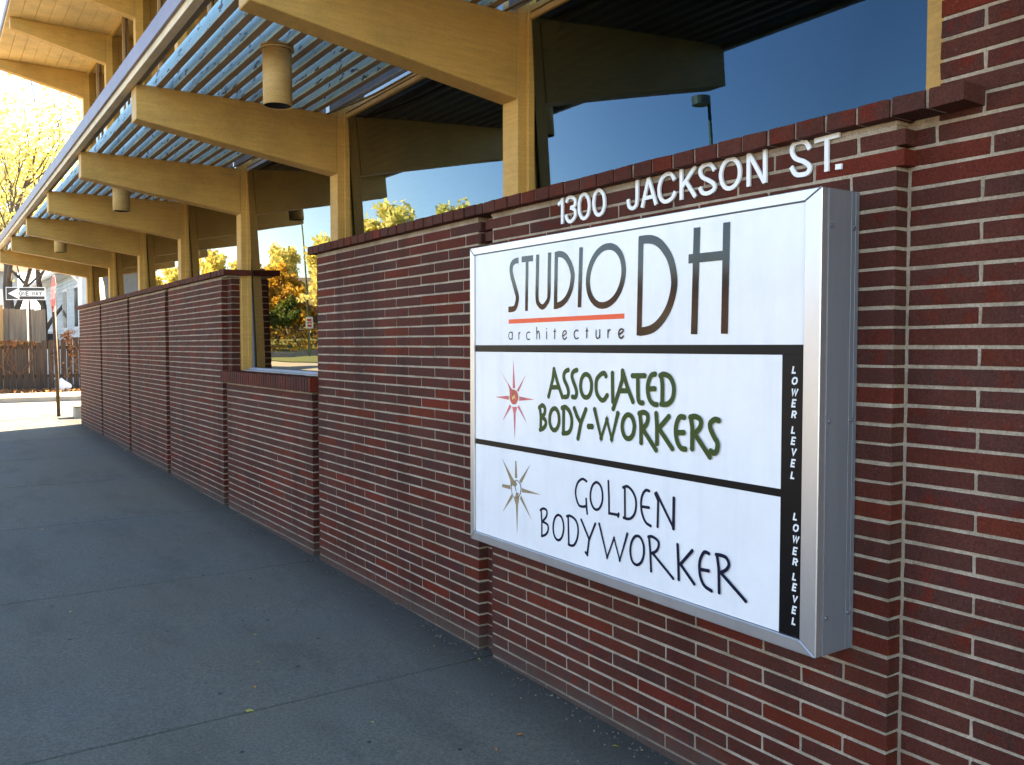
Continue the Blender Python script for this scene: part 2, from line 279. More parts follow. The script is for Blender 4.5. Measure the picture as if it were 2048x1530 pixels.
def brick_mat(name, island=False):
    m, n, b = newmat(name)
    if island: g = N(n, 'ShaderNodeNewGeometry'); rnd = g.outputs['Random Per Island']
    else: g = N(n, 'ShaderNodeObjectInfo'); rnd = g.outputs['Random']
    base = ramp(n, rnd, [(0, (.074, .0285, .0225)), (.2, (.080, .0280, .0205)), (.42, (.090, .0270, .0180)), (.62, (.084, .0265, .0190)), (.78, (.102, .0245, .0145)), (.89, (.130, .0225, .0110)), (.94, (.064, .0255, .0225)), (1, (.150, .0220, .0105))])
    mp = pos(n, (1, 1, 1))
    no = noise(n, mp, 15, 3); rr = ramp(n, no.outputs[0], [(.50, 0), (.66, 1)])
    wv = N(n, 'ShaderNodeMath', operation='MULTIPLY'); n.links.new(rr.outputs[0], wv.inputs[0])
    # only some bricks show the red flashing
    rs = N(n, 'ShaderNodeMath', operation='MULTIPLY'); rs.inputs[1].default_value = 7.31; n.links.new(rnd, rs.inputs[0])
    fr = N(n, 'ShaderNodeMath', operation='FRACT'); n.links.new(rs.outputs[0], fr.inputs[0])
    gt = ramp(n, fr.outputs[0], [(.30, .10), (.75, .75)]); n.links.new(gt.outputs[0], wv.inputs[1])
    c = mixc(n, wv.outputs[0], base.outputs[0], (.125, .017, .008))
    f = noise(n, mp, 170, 4, .7); fr2 = ramp(n, f.outputs[0], [(.3, .55), (.7, 1.35)])
    c = mixc(n, 1, c, fr2.outputs[0], 'MULTIPLY')
    lm = noise(n, mp, 2.3, 5); lr = ramp(n, lm.outputs[0], [(.35, .82), (.7, 1.14)])
    c = mixc(n, 1, c, lr.outputs[0], 'MULTIPLY')
    # mortar smears and pale chips
    ch = noise(n, mp, 42, 5, .6); cr = ramp(n, ch.outputs[0], [(.70, 0), (.76, .55)])
    c = mixc(n, cr.outputs[0], c, (.17, .13, .10))
    c = weather(n, c)
    n.links.new(c, b.inputs['Base Color']); b.inputs['Roughness'].default_value = .75; b.inputs['Specular IOR Level'].default_value = .12
    # wire-cut vertical drag texture and grain
    wm = pos(n, (55, 55, 4)); wn = noise(n, wm, 1.6, 3); ad = N(n, 'ShaderNodeMath', operation='ADD')
    n.links.new(wn.outputs[0], ad.inputs[0]); n.links.new(f.outputs[0], ad.inputs[1]); bump(n, b, ad.outputs[0], .5, .0022)
    return m
M = {}
M['brick'] = brick_mat('brick_purple_red'); M['brick_island'] = brick_mat('brick_purple_red_far', True)
def mortar_mat():
    m, n, b = newmat('mortar'); mp = pos(n)
    t = noise(n, mp, 9, 7, .65); r = ramp(n, t.outputs[0], [(.28, (.25, .185, .12)), (.5, (.37, .295, .215)), (.72, (.46, .375, .285))])
    s2 = noise(n, mp, 130, 3); r2 = ramp(n, s2.outputs[0], [(.3, .72), (.7, 1.15)])
    n.links.new(weather(n, mixc(n, 1, r.outputs[0], r2.outputs[0], 'MULTIPLY')), b.inputs['Base Color'])
    b.inputs['Roughness'].default_value = .9; bump(n, b, s2.outputs[0], .6, .004); return m
M['mortar'] = mortar_mat()
def conc_mat():
    m, n, b = newmat('pavement_concrete'); mp = pos(n)
    big = noise(n, mp, .7, 6, .6); c = ramp(n, big.outputs[0], [(.30, (.128, .118, .096)), (.5, (.124, .124, .105)), (.68, (.122, .126, .118))]).outputs[0]
    oi = N(n, 'ShaderNodeObjectInfo'); orr = ramp(n, oi.outputs['Random'], [(0, (.90, .95, 1.02)), (1, (1.08, 1.05, .98))]); c = mixc(n, 1, c, orr.outputs[0], 'MULTIPLY')
    st = noise(n, pos(n, (1, .35, 1)), 3.2, 7, .68); sr = ramp(n, st.outputs[0], [(.36, .84), (.47, .99), (.62, 1.06)]); c = mixc(n, 1, c, sr.outputs[0], 'MULTIPLY')
    g = noise(n, mp, 75, 6, .82); gr = ramp(n, g.outputs[0], [(.34, .58), (.5, 1.0), (.66, 1.42)]); c = mixc(n, 1, c, gr.outputs[0], 'MULTIPLY')
    v = N(n, 'ShaderNodeTexVoronoi'); v.inputs['Scale'].default_value = 5.5; n.links.new(mp.outputs[0], v.inputs['Vector'])
    vr = ramp(n, v.outputs['Distance'], [(.035, .30), (.075, 1)]); c = mixc(n, 1, c, vr.outputs[0], 'MULTIPLY')
    v2 = N(n, 'ShaderNodeTexVoronoi'); v2.inputs['Scale'].default_value = 17; n.links.new(mp.outputs[0], v2.inputs['Vector'])
    vr2 = ramp(n, v2.outputs['Distance'], [(.05, .45), (.11, 1)]); c = mixc(n, .55, c, vr2.outputs[0], 'MULTIPLY')
    # grime along the foot of the wall
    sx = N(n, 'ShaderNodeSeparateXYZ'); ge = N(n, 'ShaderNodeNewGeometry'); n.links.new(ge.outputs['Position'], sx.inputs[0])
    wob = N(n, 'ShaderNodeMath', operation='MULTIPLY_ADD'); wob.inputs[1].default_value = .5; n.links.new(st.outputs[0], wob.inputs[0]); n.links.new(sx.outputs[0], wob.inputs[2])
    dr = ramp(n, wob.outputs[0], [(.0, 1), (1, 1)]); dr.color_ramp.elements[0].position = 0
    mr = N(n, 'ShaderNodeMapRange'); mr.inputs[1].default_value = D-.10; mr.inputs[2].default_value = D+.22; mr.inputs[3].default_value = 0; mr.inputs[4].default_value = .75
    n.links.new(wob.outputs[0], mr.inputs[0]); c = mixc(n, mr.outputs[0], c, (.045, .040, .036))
    n.links.new(c, b.inputs['Base Color']); b.inputs['Roughness'].default_value = .82; b.inputs['Specular IOR Level'].default_value = .3
    bump(n, b, g.outputs[0], .6, .004); return m
M['conc'] = conc_mat()
def paint_mat(name, col, peel=0.0, dark=(.05, .035, .02)):
    m, n, b = newmat(name); mp = pos(n)
    t = noise(n, mp, 2.2, 7, .65); r = ramp(n, t.outputs[0], [(.28, tuple(c*.74 for c in col)), (.55, col), (.8, tuple(min(1, c*1.12) for c in col))]); c = r.outputs[0]
    gm = pos(n, (3, 3, 40)); gn = noise(n, gm, 1.5, 6, .7); gr = ramp(n, gn.outputs[0], [(.3, .84), (.62, 1.04)]); c = mixc(n, 1, c, gr.outputs[0], 'MULTIPLY')
    f = noise(n, mp, 90, 4, .7); fr = ramp(n, f.outputs[0], [(.3, .88), (.7, 1.08)]); c = mixc(n, 1, c, fr.outputs[0], 'MULTIPLY')
    ck = noise(n, pos(n, (9, 9, 95)), 1.1, 5, .75); cr = ramp(n, ck.outputs[0], [(.70, 0), (.725, .85)]); c = mixc(n, cr.outputs[0], c, tuple(v*.25 for v in col))
    if peel:
        pn = noise(n, pos(n, (16, 7, 26)), 1.0, 6, .62); pr = ramp(n, pn.outputs[0], [(.70-peel*.2, 0), (.72-peel*.2, 1)]); c = mixc(n, pr.outputs[0], c, dark)
    n.links.new(c, b.inputs['Base Color']); b.inputs['Roughness'].default_value = .55; b.inputs['Specular IOR Level'].default_value = .35
    bump(n, b, gn.outputs[0], .25, .004); return m
M['ochre'] = paint_mat('ochre_paint', (.58, .335, .090)); M['soffit'] = paint_mat('soffit_paint', (.70, .46, .18))
M['cream'] = paint_mat('cream_paint', (.74, .58, .36)); M['slat'] = paint_mat('slat_skylit_paint', (.50, .74, .72), peel=.55); M['slat_under'] = paint_mat('slat_shade_brown_paint', (.36, .235, .13))  # sky's blue is put into the slat sides' colour, shade into their brown bottoms
M['gravel_stop'] = simple('gravel_stop_metal', (.20, .165, .21), .5, .2, .1, 3, .1)
M['ledger'] = simple('ledger_grey', (.30, .34, .42), .5, 0, .1, 5, .1)
M['alu'] = simple('brushed_aluminium', (.62, .63, .65), .34, .85, .05, 4, .12, 90, (2, 2, .2))
M['alu_side'] = simple('dull_aluminium', (.30, .305, .33), .5, .55, .12, 2.5, .12, 90, (2, 2, .15))
M['panel'] = simple('sign_face_acrylic', (.84, .845, .85), .22, 0, .035, 2.5, .03, 8)
M['vinyl_black'] = simple('black_vinyl', (.008, .008, .009), .10, 0, .1, 3, 0, spec=.4)
M['band_black'] = simple('black_band_vinyl', (.004, .004, .005), .35, 0, .1, 3, 0, spec=.2)
M['vinyl_navy'] = simple('navy_vinyl', (.004, .008, .030), .4, 0, .05, 3, 0, spec=.2)
M['vinyl_green'] = simple('olive_green_vinyl', (.045, .075, .014), .4, 0, .05, 3, 0, spec=.2)
M['vinyl_red'] = simple('orange_red_vinyl', (.93, .085, .012), .4, 0, .03, 3, 0)
M['star_pink'] = simple('pink_red_vinyl', (.75, .16, .17), .4, 0, .2, 30, 0); M['star_core'] = simple('star_core_red', (.62, .10, .06), .4, 0, .2, 40, 0)
M['star_yellow'] = simple('pale_yellow_vinyl', (.85, .6, .25), .4, 0, .03, 3, 0)
M['gold'] = simple('dull_gold_vinyl', (.33, .24, .13), .4, 0, .12, 30, 0); M['gold_dark'] = simple('dark_plum_vinyl', (.07, .045, .06), .4, 0, .05, 3, 0)
M['white_plastic'] = simple('white_letter_plastic', (.84, .84, .82), .35, 0, .03, 20, .03)
M['white_print'] = simple('white_print', (.82, .82, .80), .4, 0, .03, 20, 0)
M['screw'] = simple('zinc_screw', (.5, .5, .52), .35, .9, .1, 20, 0); M['dark'] = simple('dark_interior', (.02, .014, .010), .8, 0, .1, 3, 0)
M['blind'] = simple('brown_blind', (.075, .042, .026), .7, 0, .12, 3, .1); M['lampshade'] = paint_mat('lamp_enamel', (.60, .40, .16))
M['black_metal'] = simple('black_metal', (.02, .018, .018), .5, .3, .1, 5, .1)
M['flashing'] = simple('sill_flashing', (.36, .37, .38), .45, .5, .08, 6, .1); M['cable'] = simple('cable_rubber', (.12, .07, .03), .6)
def face_mat():
    m, n, b = newmat('sign_face_acrylic_grimed'); t = noise(n, pos(n, (5, 5, .6)), 1.5, 6, .65); r = ramp(n, t.outputs[0], [(.32, (.79, .80, .805)), (.5, (.85, .85, .85)), (.7, (.87, .87, .865))])
    s = noise(n, pos(n), 5, 6, .7); r2 = ramp(n, s.outputs[0], [(.3, .95), (.6, 1.01)]); n.links.new(mixc(n, 1, r.outputs[0], r2.outputs[0], 'MULTIPLY'), b.inputs['Base Color'])
    b.inputs['Roughness'].default_value = .24; bump(n, b, noise(n, pos(n), 1.6, 2).outputs[0], .12, .01); return m
M['panel_grimed'] = face_mat()
def glass_mat():
    m = bpy.data.materials.new('window_glass'); m.use_nodes = True; n = m.node_tree; n.nodes.clear()
    out = N(n, 'ShaderNodeOutputMaterial'); lw = N(n, 'ShaderNodeLayerWeight'); lw.inputs[0].default_value = .5
    # sky blue put into the reflection tint: weak and blue when seen square on, strong and neutral at a grazing angle
    fr = ramp(n, lw.outputs[1], [(.20, .06), (.36, .115), (.53, .21), (.68, .31), (.85, .44), (1, 1)]); tn = ramp(n, lw.outputs[1], [(.30, (.34, .64, 1)), (.52, (.66, .86, 1)), (.68, (1, .95, .84))])
    ml = N(n, 'ShaderNodeMath', operation='MULTIPLY_ADD', use_clamp=True); ml.inputs[1].default_value = 1.0; ml.inputs[2].default_value = GLASS_MIN; n.links.new(fr.outputs[0], ml.inputs[0])
    tr = N(n, 'ShaderNodeBsdfTransparent'); tr.inputs[0].default_value = (.30, .25, .21, 1)
    gl = N(n, 'ShaderNodeBsdfGlossy'); gl.inputs['Roughness'].default_value = 0.0; n.links.new(tn.outputs[0], gl.inputs[0])
    mx = N(n, 'ShaderNodeMixShader'); n.links.new(ml.outputs[0], mx.inputs[0]); n.links.new(tr.outputs[0], mx.inputs[1]); n.links.new(gl.outputs[0], mx.inputs[2])
    n.links.new(mx.outputs[0], out.inputs[0])
    mp = pos(n); wn = noise(n, mp, .9, 1); bp = N(n, 'ShaderNodeBump'); bp.inputs['Strength'].default_value = .04; bp.inputs['Distance'].default_value = .05
    n.links.new(wn.outputs[0], bp.inputs['Height']); n.links.new(bp.outputs[0], gl.inputs['Normal'])
    return m
M['glass'] = glass_mat()
def leaf_mat(name, c1, c2, c3):
    m, n, b = newmat(name); g = N(n, 'ShaderNodeNewGeometry'); r = ramp(n, g.outputs['Random Per Island'], [(0, c1), (.5, c2), (1, c3)])
    t = N(n, 'ShaderNodeBsdfTranslucent'); n.links.new(r.outputs[0], t.inputs[0]); n.links.new(r.outputs[0], b.inputs['Base Color']); b.inputs['Roughness'].default_value = .6
    mx = N(n, 'ShaderNodeMixShader'); mx.inputs[0].default_value = .5; n.links.new(b.outputs[0], mx.inputs[1]); n.links.new(t.outputs[0], mx.inputs[2])
    n.links.new(mx.outputs[0], n.nodes['Material Output'].inputs[0]); return m
M['leaf_yellow'] = leaf_mat('autumn_yellow_leaf', (.70, .60, .16), (.78, .66, .28), (.55, .56, .14))
M['leaf_gold'] = leaf_mat('autumn_gold_leaf', (.48, .28, .035), (.62, .40, .06), (.34, .17, .02))
M['leaf_green'] = leaf_mat('green_leaf', (.05, .10, .02), (.09, .14, .03), (.16, .18, .03))
M['leaf_brown'] = leaf_mat('dry_vine_leaf', (.32, .12, .04), (.5, .25, .10), (.2, .08, .03))
M['bark'] = simple('grey_brown_bark', (.12, .085, .06), .9, 0, .3, 5, .8, 30, (1, 1, .25))
M['asphalt'] = simple('asphalt', (.10, .095, .085), .85, 0, .15, 2, .4, 120)
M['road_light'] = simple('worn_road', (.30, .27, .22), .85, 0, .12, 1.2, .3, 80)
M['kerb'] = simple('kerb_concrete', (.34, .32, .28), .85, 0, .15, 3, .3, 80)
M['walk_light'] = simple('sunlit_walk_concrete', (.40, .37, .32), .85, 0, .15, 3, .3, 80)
M['earth'] = simple('dry_earth', (.16, .12, .07), .95, 0, .3, 2, .5, 40)
M['grass'] = simple('lawn_grass', (.06, .10, .02), .9, 0, .35, 4, .7, 60, col2=(.10, .09, .03))
M['fence_dark'] = simple('weathered_fence_wood', (.085, .052, .034), .85, 0, .25, 3, .5, 20, (6, 6, .5))
M['fence_tan'] = simple('tan_fence_wood', (.26, .19, .13), .8, 0, .18, 3, .4, 20, (6, 6, .5))
M['fence_orange'] = simple('sunlit_fence_wood', (.50, .28, .11), .8, 0, .15, 3, .4, 20, (6, 6, .5))  # orange section: sunlight is put into the wood colour
M['siding'] = simple('pale_blue_siding', (.55, .62, .66), .7, 0, .08, 2, .1); M['siding_grey'] = simple('grey_siding', (.36, .38, .42), .7, 0, .1, 2, .1)
M['trim'] = simple('white_trim', (.75, .75, .73), .5, 0, .05, 3, .05); M['house_glass'] = simple('dark_house_glass', (.03, .05, .06), .1, 0, .1, 2, 0)
M['roof'] = simple('shingle_roof', (.20, .15, .11), .9, 0, .25, 4, .6, 30); M['house_brick'] = simple('far_brick', (.14, .07, .045), .85, 0, .2, 6, .3)
M['sign_red'] = simple('sign_red', (.60, .035, .02), .4, 0, .06, 4, 0); M['sign_white'] = simple('sign_white', (.8, .8, .78), .4, 0, .05, 4, 0); M['sign_black'] = simple('sign_black', (.03, .022, .018), .4, 0, .1, 4, 0)
M['rust_post'] = simple('rusted_steel_post', (.11, .065, .04), .7, .3, .3, 8, .2); M['green_post'] = simple('green_steel_post', (.05, .09, .06), .5, .2, .1, 6, .1)
M['galv'] = simple('galvanised_steel', (.34, .34, .33), .5, .5, .1, 4, .1); M['lamp_green'] = simple('lamp_housing_green', (.05, .06, .04), .5, 0, .1, 4, .1)
M['bag'] = simple('white_plastic_bag', (.75, .78, .82), .4, 0, .08, 5, .2); M['util'] = simple('grey_green_utility_box', (.40, .40, .33), .6, 0, .1, 5, .1)
M['pebble'] = simple('grit', (.24, .19, .14), .95, 0, .4, 30, .3); M['leaf_fallen'] = simple('fallen_leaf_orange', (.50, .20, .03), .6, 0, .2, 30, .1); M['leaf_fallen2'] = simple('fallen_leaf_yellow', (.50, .42, .05), .6, 0, .2, 30, .1)

# ------------------------------------------------------------------ ground
GS, GB = .0125, -.688*D
def zg(y): return Z0+GB+GS*max(-30, min(27, y))
def sheet(name, mat, x0, x1, y0, y1, dz, kind='structure', parent=None):
    ys = sorted({y0, y1}|{v for v in (-30, 27) if y0 < v < y1}); m = MB()
    for i in range(len(ys)-1):
        a, b = ys[i], ys[i+1]
        m.add([(x0, a, zg(a)+dz), (x1, a, zg(a)+dz), (x1, b, zg(b)+dz), (x0, b, zg(b)+dz)], [(0, 1, 2, 3)])
    o = m.build(name, mat, parent)
    if kind: tag(o, kind=kind)
    return o
def slab(name, mat, parent, x0, x1, y0, y1, h, sink=.12, bevel=0):
    m = MB(); za, zb = zg(y0), zg(y1)
    m.add([(x0,y0,za-sink),(x1,y0,za-sink),(x1,y1,zb-sink),(x0,y1,zb-sink),(x0,y0,za+h),(x1,y0,za+h),(x1,y1,zb+h),(x0,y1,zb+h)],
          [(0,3,2,1),(4,5,6,7),(0,1,5,4),(1,2,6,5),(2,3,7,6),(3,0,4,7)])
    return m.build(name, mat, parent, bevel)
sheet('ground', M['earth'], -300, 300, -300, 300, -.16)
walk = sheet('pavement', M['asphalt'], -1.70, 2.6, -8, 18.6, -.030)
JY = [(1.575+.967*k)*D for k in range(-3, 8)]
for i in range(len(JY)-1):
    s_ = slab('slab', M['conc'], walk, -1.68, 2.62, JY[i]+.006, JY[i+1]-.006, 0, .028, .005)
slab('slab', M['walk_light'], walk, -1.68, 2.62, JY[-1]+.006, 18.6, 0, .02, .004)  # corner slab: same concrete made paler, its sunlight put into the colour
kerb = slab('kerb', M['kerb'], None, -1.86, -1.69, -8, 19.0, .002, .17, .01); tag(kerb, kind='structure')
kerb2 = slab('corner_kerb', M['kerb'], None, -1.68, 8, 18.62, 18.78, .002, .17, .01); tag(kerb2, kind='structure')
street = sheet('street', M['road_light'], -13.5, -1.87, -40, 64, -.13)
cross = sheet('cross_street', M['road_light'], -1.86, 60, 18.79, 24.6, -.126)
kerb3 = slab('far_kerb', M['kerb'], None, -1.8, 40, 24.6, 24.78, .0, .15, .01); tag(kerb3, kind='structure')
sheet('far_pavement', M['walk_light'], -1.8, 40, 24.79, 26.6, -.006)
strip = sheet('leaf_litter_strip', M['earth'], -1.8, 40, 26.61, 60, -.02)

# ------------------------------------------------------------------ brick walls
BH, BL, JT = .0245, .1330, .0046     # course, brick length, joint (units of D)
BRX = .04
_bm = {}
def brick_mesh(L, H, T, top=False):
    key = (round(L, 4), round(H, 4), round(T, 4), random.randint(0, 2))
    if key not in _bm:
        m = MB(); m.box(0, T*D, -L/2*D, L/2*D, -H/2*D, H/2*D); me = m.mesh('brick', .0016, False, 1)
        for v in me.vertices:
            v.co += Vector((random.uniform(-.0012, .0012), random.uniform(-.0018, .0018), random.uniform(-.0014, .0014)))
        me.materials.append(M['brick']); _bm[key] = me
    return _bm[key]
def brick_at(wall, x, y0, y1, z0, z1, T=BRX, proud=0):
    me = brick_mesh(y1-y0, z1-z0, T)
    o = bpy.data.objects.new('brick', me); COL.objects.link(o); o.parent = wall
    o.location = Vector((x*D-random.uniform(0, .0016), (y0+y1)/2*D, zd((z0+z1)/2)))-wall.location
    o.rotation_euler = (random.gauss(0, .0016), 0, random.gauss(0, .0018)); return o
def gmin(y0, y1): return (min(zg(y0*D), zg(y1*D))-Z0)/D
SIGN = (.700, 1.500, -.385, .185)
def panel(label, yn, yf, xf=1.0, ztop=.2720, single=True, phase=0, zmaxn=10, n_end=True, yn_hi=None, skip_sign=False, corbel=.010, far_corbel=0, upper_y=None):
    wl = empty('brick_wall', (xf*D, (yn+yf)/2*D, zg(yn*D)))
    tag(wl, label, 'wall', 'brick wall panels along the pavement')
    g0 = gmin(yn, yf)-.03
    core = MB(); core.box((xf+.0012)*D, (xf+.055)*D, (yn+.0022)*D, (yf-.0022)*D, zd(g0), zd(ztop))
    if upper_y is not None:
        core.box((xf+.0012)*D, (xf+.055)*D, (yn+.0022)*D, (upper_y-.0022)*D, zd(ztop), zd(zmaxn*BH+BH))
    core.build('mortar', M['mortar'], wl)
    nlo = int(math.floor(g0/BH)); allb = []
    for n in range(nlo, zmaxn+1):
        z0, z1 = n*BH-.0012+JT/2, (n+1)*BH-.0012-JT/2
        a, b = yn, yf
        if n >= 9 and ztop > .2: a, b = yn-corbel, yf-far_corbel
        if upper_y is not None and n >= 11: a, b = yn, upper_y
        off = ((n+phase) % 2)*BL/2
        # bond runs from the near end
        y = a
        first = BL-JT if off == 0 else BL/2-JT
        while y < b-.004:
            y2 = min(y+first, b); 
            if b-y2 < .03: y2 = b
            hid = skip_sign and y > SIGN[0] and y2 < SIGN[1] and z0 > SIGN[2] and z1 < SIGN[3]
            if not hid: allb.append((y, y2, z0, z1))
            y = y2+JT; first = BL-JT
    if single and len(allb) <= 330:
        for (y, y2, z0, z1) in allb: brick_at(wl, xf, y, y2, z0, z1)
    elif single:
        allb.sort(key=lambda q: q[0]**2+(q[2]+.2)**2)
        for (y, y2, z0, z1) in allb[:298]: brick_at(wl, xf, y, y2, z0, z1)
        m = MB()
        for (y, y2, z0, z1) in allb[298:]: m.box(xf*D, (xf+BRX)*D, y*D, y2*D, zd(z0), zd(z1))
        tag(m.build('bricks', M['brick_island'], wl, 0), kind='stuff')
    else:
        m = MB()
        for (y, y2, z0, z1) in allb: m.box(xf*D-random.uniform(0, .0016), (xf+BRX)*D, y*D, y2*D, zd(z0), zd(z1))
        tag(m.build('bricks', M['brick_island'], wl, 0), kind='stuff')
    return wl
LP = 'purple and red brick wall panel '
P0 = panel(LP+'standing taller than the rest, right of the white sign cabinet', .08, .6315, 1.024, .30, True, 0, 27, upper_y=.597)
P1 = panel(LP+'that carries the white sign cabinet', .636, 1.5600, phase=1, skip_sign=True, far_corbel=-.024)
P2 = panel(LP+'between the white sign cabinet and the low window', 1.612, 2.542, phase=0)
P3 = panel(LP+'kept low beneath the sill of the tall window', 2.590, 3.505, ztop=-.1430, zmaxn=-7, phase=1)
P4 = panel(LP+'just beyond the low window, near end exposed', 3.564, 4.475, phase=0)
P5 = panel(LP+'second beyond the low window', 4.544, 5.440, phase=0, single=False)
P6 = panel(LP+'third beyond the low window, second from the street corner', 5.500, 6.390, phase=1, single=False)
P7 = panel(LP+'at the far street corner, lit warm at its end', 6.450, 7.375, phase=0, single=False)
# backing wall behind the slots, with its own slot bricks
def backing(wall, ya, yb, ztop, xb=1.055, slots=()):
    m = MB(); m.box(1.0245*D, xb*D, ya*D, yb*D, zd(-.72), zd(ztop)); m.build('backing', M['mortar'], wall)
    s = MB()
    for (a, b, zt) in slots:
        for n in range(-29, 11):
            z0, z1 = n*BH-.0012+JT/2, (n+1)*BH-.0012-JT/2
            if z1 > zt: continue
            s.box(1.0222*D, 1.05*D, (a+JT*.5)*D, (b-JT*.5)*D, zd(z0), zd(z1))
    if s.v: tag(s.build('slot_bricks', M['brick_island'], wall, 0), kind='stuff')
backing(P1, .62, 1.60, .276, slots=[(1.545, 1.635, .28)])
backing(P2, 1.60, 2.585, .276, 1.100, slots=[(2.53, 2.60, .28)])
backing(P3, 2.585, 3.503, -.143, slots=[(3.49, 3.60, -.14)])
backing(P4, 3.507, 4.50, .276, 1.098, slots=[(4.46, 4.56, .28)])
backing(P5, 4.50, 5.47, .276, slots=[(5.42, 5.52, .28)])
backing(P6, 5.47, 6.42, .276, slots=[(6.37, 6.47, .28)])
backing(P7, 6.42, 7.370, .276)
for n in range(-6, 11):      # jamb bricks closing the near end of the panel beside the window
    brick_at(P4, 1.0215, 3.503, 3.563, n*BH-.0012+JT/2, (n+1)*BH-.0012-JT/2, .0765)
# mortar bed under the coping and coping of headers
def coping(wall, ya, yb, pitch=.0465, single=True):
    bed = MB(); bed.box(1.0006*D, 1.09*D, (.637 if ya < 1 else ya+.02)*D, (yb-.03)*D, zd(.2722), zd(.2772)); bed.build('mortar_bed', M['mortar'], wall)
    bed = MB(); bed.box(.9835*D, 1.09*D, (ya+.003)*D, (yb-.003)*D, zd(.2785), zd(.2985)); bed.build('coping_mortar', M['mortar'], wall)
    y = ya; m = MB()
    while y < yb-.01:
        y2 = min(y+pitch-.0046, yb); z1 = .3000-random.uniform(0, .0006)
        if single:
            me = brick_mesh(y2-y, z1-.2775, .108); o = bpy.data.objects.new('coping_brick', me); COL.objects.link(o); o.parent = wall
            o.location = Vector(((.98+random.uniform(-.0008, .0008))*D, (y+y2)/2*D, zd((z1+.2775)/2)))-wall.location; o.rotation_euler = (random.gauss(0, .003), 0, random.gauss(0, .003))
        else: m.box(.98*D, 1.088*D, y*D, y2*D, zd(.2775), zd(z1))
        y += pitch
    if not single: tag(m.build('coping_bricks', M['brick_island'], wall), kind='stuff')
coping(P1, .543, 1.592); coping(P2, 1.5945, 2.570)
coping(P4, 3.461, 4.50); coping(P5, 4.503, 5.47, single=False); coping(P6, 5.473, 6.42, single=False); coping(P7, 6.423, 7.425, single=False)
# rowlock sill under the tall window
SB = MB(); SB.box(.9825*D, 1.06*D, 2.553*D, 3.50*D, zd(-.1395), zd(-.099)); SB.build('sill_mortar', M['mortar'], P3)
y = 2.549
while y < 3.50:
    me = brick_mesh(.0205, .0445, .076); o = bpy.data.objects.new('sill_brick', me); COL.objects.link(o); o.parent = P3
    o.location = Vector((.977*D, (y+.0102)*D, zd(-.1195)))-P3.location; o.rotation_euler = (0, random.gauss(0, .006), 0); y += .0243
SB = MB(); SB.box(1.0006*D, 1.05*D, 2.60*D, 3.50*D, zd(-.1425), zd(-.1405)); SB.build('mortar_bed', M['mortar'], P3)

# ------------------------------------------------------------------ the building: posts, beams, canopy, windows, roof
B = empty('studio_building', (1.1*D, 4*D, 0)); tag(B, 'mid-century office building with ochre beams, slatted canopy and dark reflective windows', 'building')
PW = .058
YK = {k: 1.5436+.967*k for k in range(-2, 7)}
for k, y in YK.items():
    zb = -.098 if k == 2 else (.3012 if k > -1 else -.6)
    if k == 1: zb = -.098
    x0 = 1.055
    boxo('post', M['ochre'], B, x0*D, 1.0985*D, y*D, (y+PW)*D, zd(zb), zd(2.06), .004)
    # stops on both sides of the post
    for ys in ((y-.010, y-.0005), (y+PW+.0005, y+PW+.010)):
        boxo('glazing_stop', M['ochre'], B, 1.076*D, 1.092*D, ys[0]*D, ys[1]*D, zd(zb), zd(.705), .002)
    def beam(name, zt, zp, ztip0, xt):
        m = MB(); m.prism([(xt*D, zd(zt)), (xt*D, zd(ztip0)), (1.0545*D, zd(zp)), (1.0545*D, zd(zt))], (y-.0006)*D, (y+PW+.0006)*D)
        return m.build(name, M['ochre'], B, .004)
    beam('canopy_beam', .697, .521, .604, .487)
    beam('roof_beam', 2.062, 1.872, 1.998, .507)
# canopy: fascia, metal edge, slats
YA, YB = YK[-2]-.1, 7.46
YS = [YA]+[YK[k]+PW/2 for k in range(-1, 7, 2)]+[YB]
for a, b in zip(YS[:-1], YS[1:]):
    boxo('fascia_board', M['cream'], B, .4655*D, .4855*D, (a+.0008)*D, (b-.0008)*D, zd(.6895), zd(.735), .002)
    boxo('gravel_stop', M['gravel_stop'], B, .458*D, .4650*D, (a+.0006)*D, (b-.0006)*D, zd(.7075), zd(.749), .001)
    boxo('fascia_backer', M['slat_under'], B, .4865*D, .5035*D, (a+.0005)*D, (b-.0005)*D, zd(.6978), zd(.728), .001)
slat_me = {}
NS = 12
for k in range(-2, 7):
    ya = YK[k]+PW/2; yb = YK[k+1]+PW/2 if k < 6 else YB
    for i in range(NS-1):
        x = .540+i*.0442; L = yb-ya-.002
        key = round(L, 3)
        if key not in slat_me:
            m = MB(); t = .0185*D; h = .045*D; ln = .007*D     # leaning weathered board, sky-lit blue painted on its face, shade brown below
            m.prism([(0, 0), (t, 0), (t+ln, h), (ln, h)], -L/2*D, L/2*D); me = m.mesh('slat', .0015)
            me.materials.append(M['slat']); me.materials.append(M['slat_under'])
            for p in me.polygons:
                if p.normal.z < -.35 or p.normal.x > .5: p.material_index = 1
            slat_me[key] = me
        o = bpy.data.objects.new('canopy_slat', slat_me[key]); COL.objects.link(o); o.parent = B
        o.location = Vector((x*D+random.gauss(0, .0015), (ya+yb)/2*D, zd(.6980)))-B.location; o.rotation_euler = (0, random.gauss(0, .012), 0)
    boxo('ledger_board', M['ledger'], B, 1.030*D, 1.046*D, (YK[k]+PW+.003)*D, ((YK[k+1] if k < 6 else YB)-.003)*D, zd(.7010), zd(.733), .002)
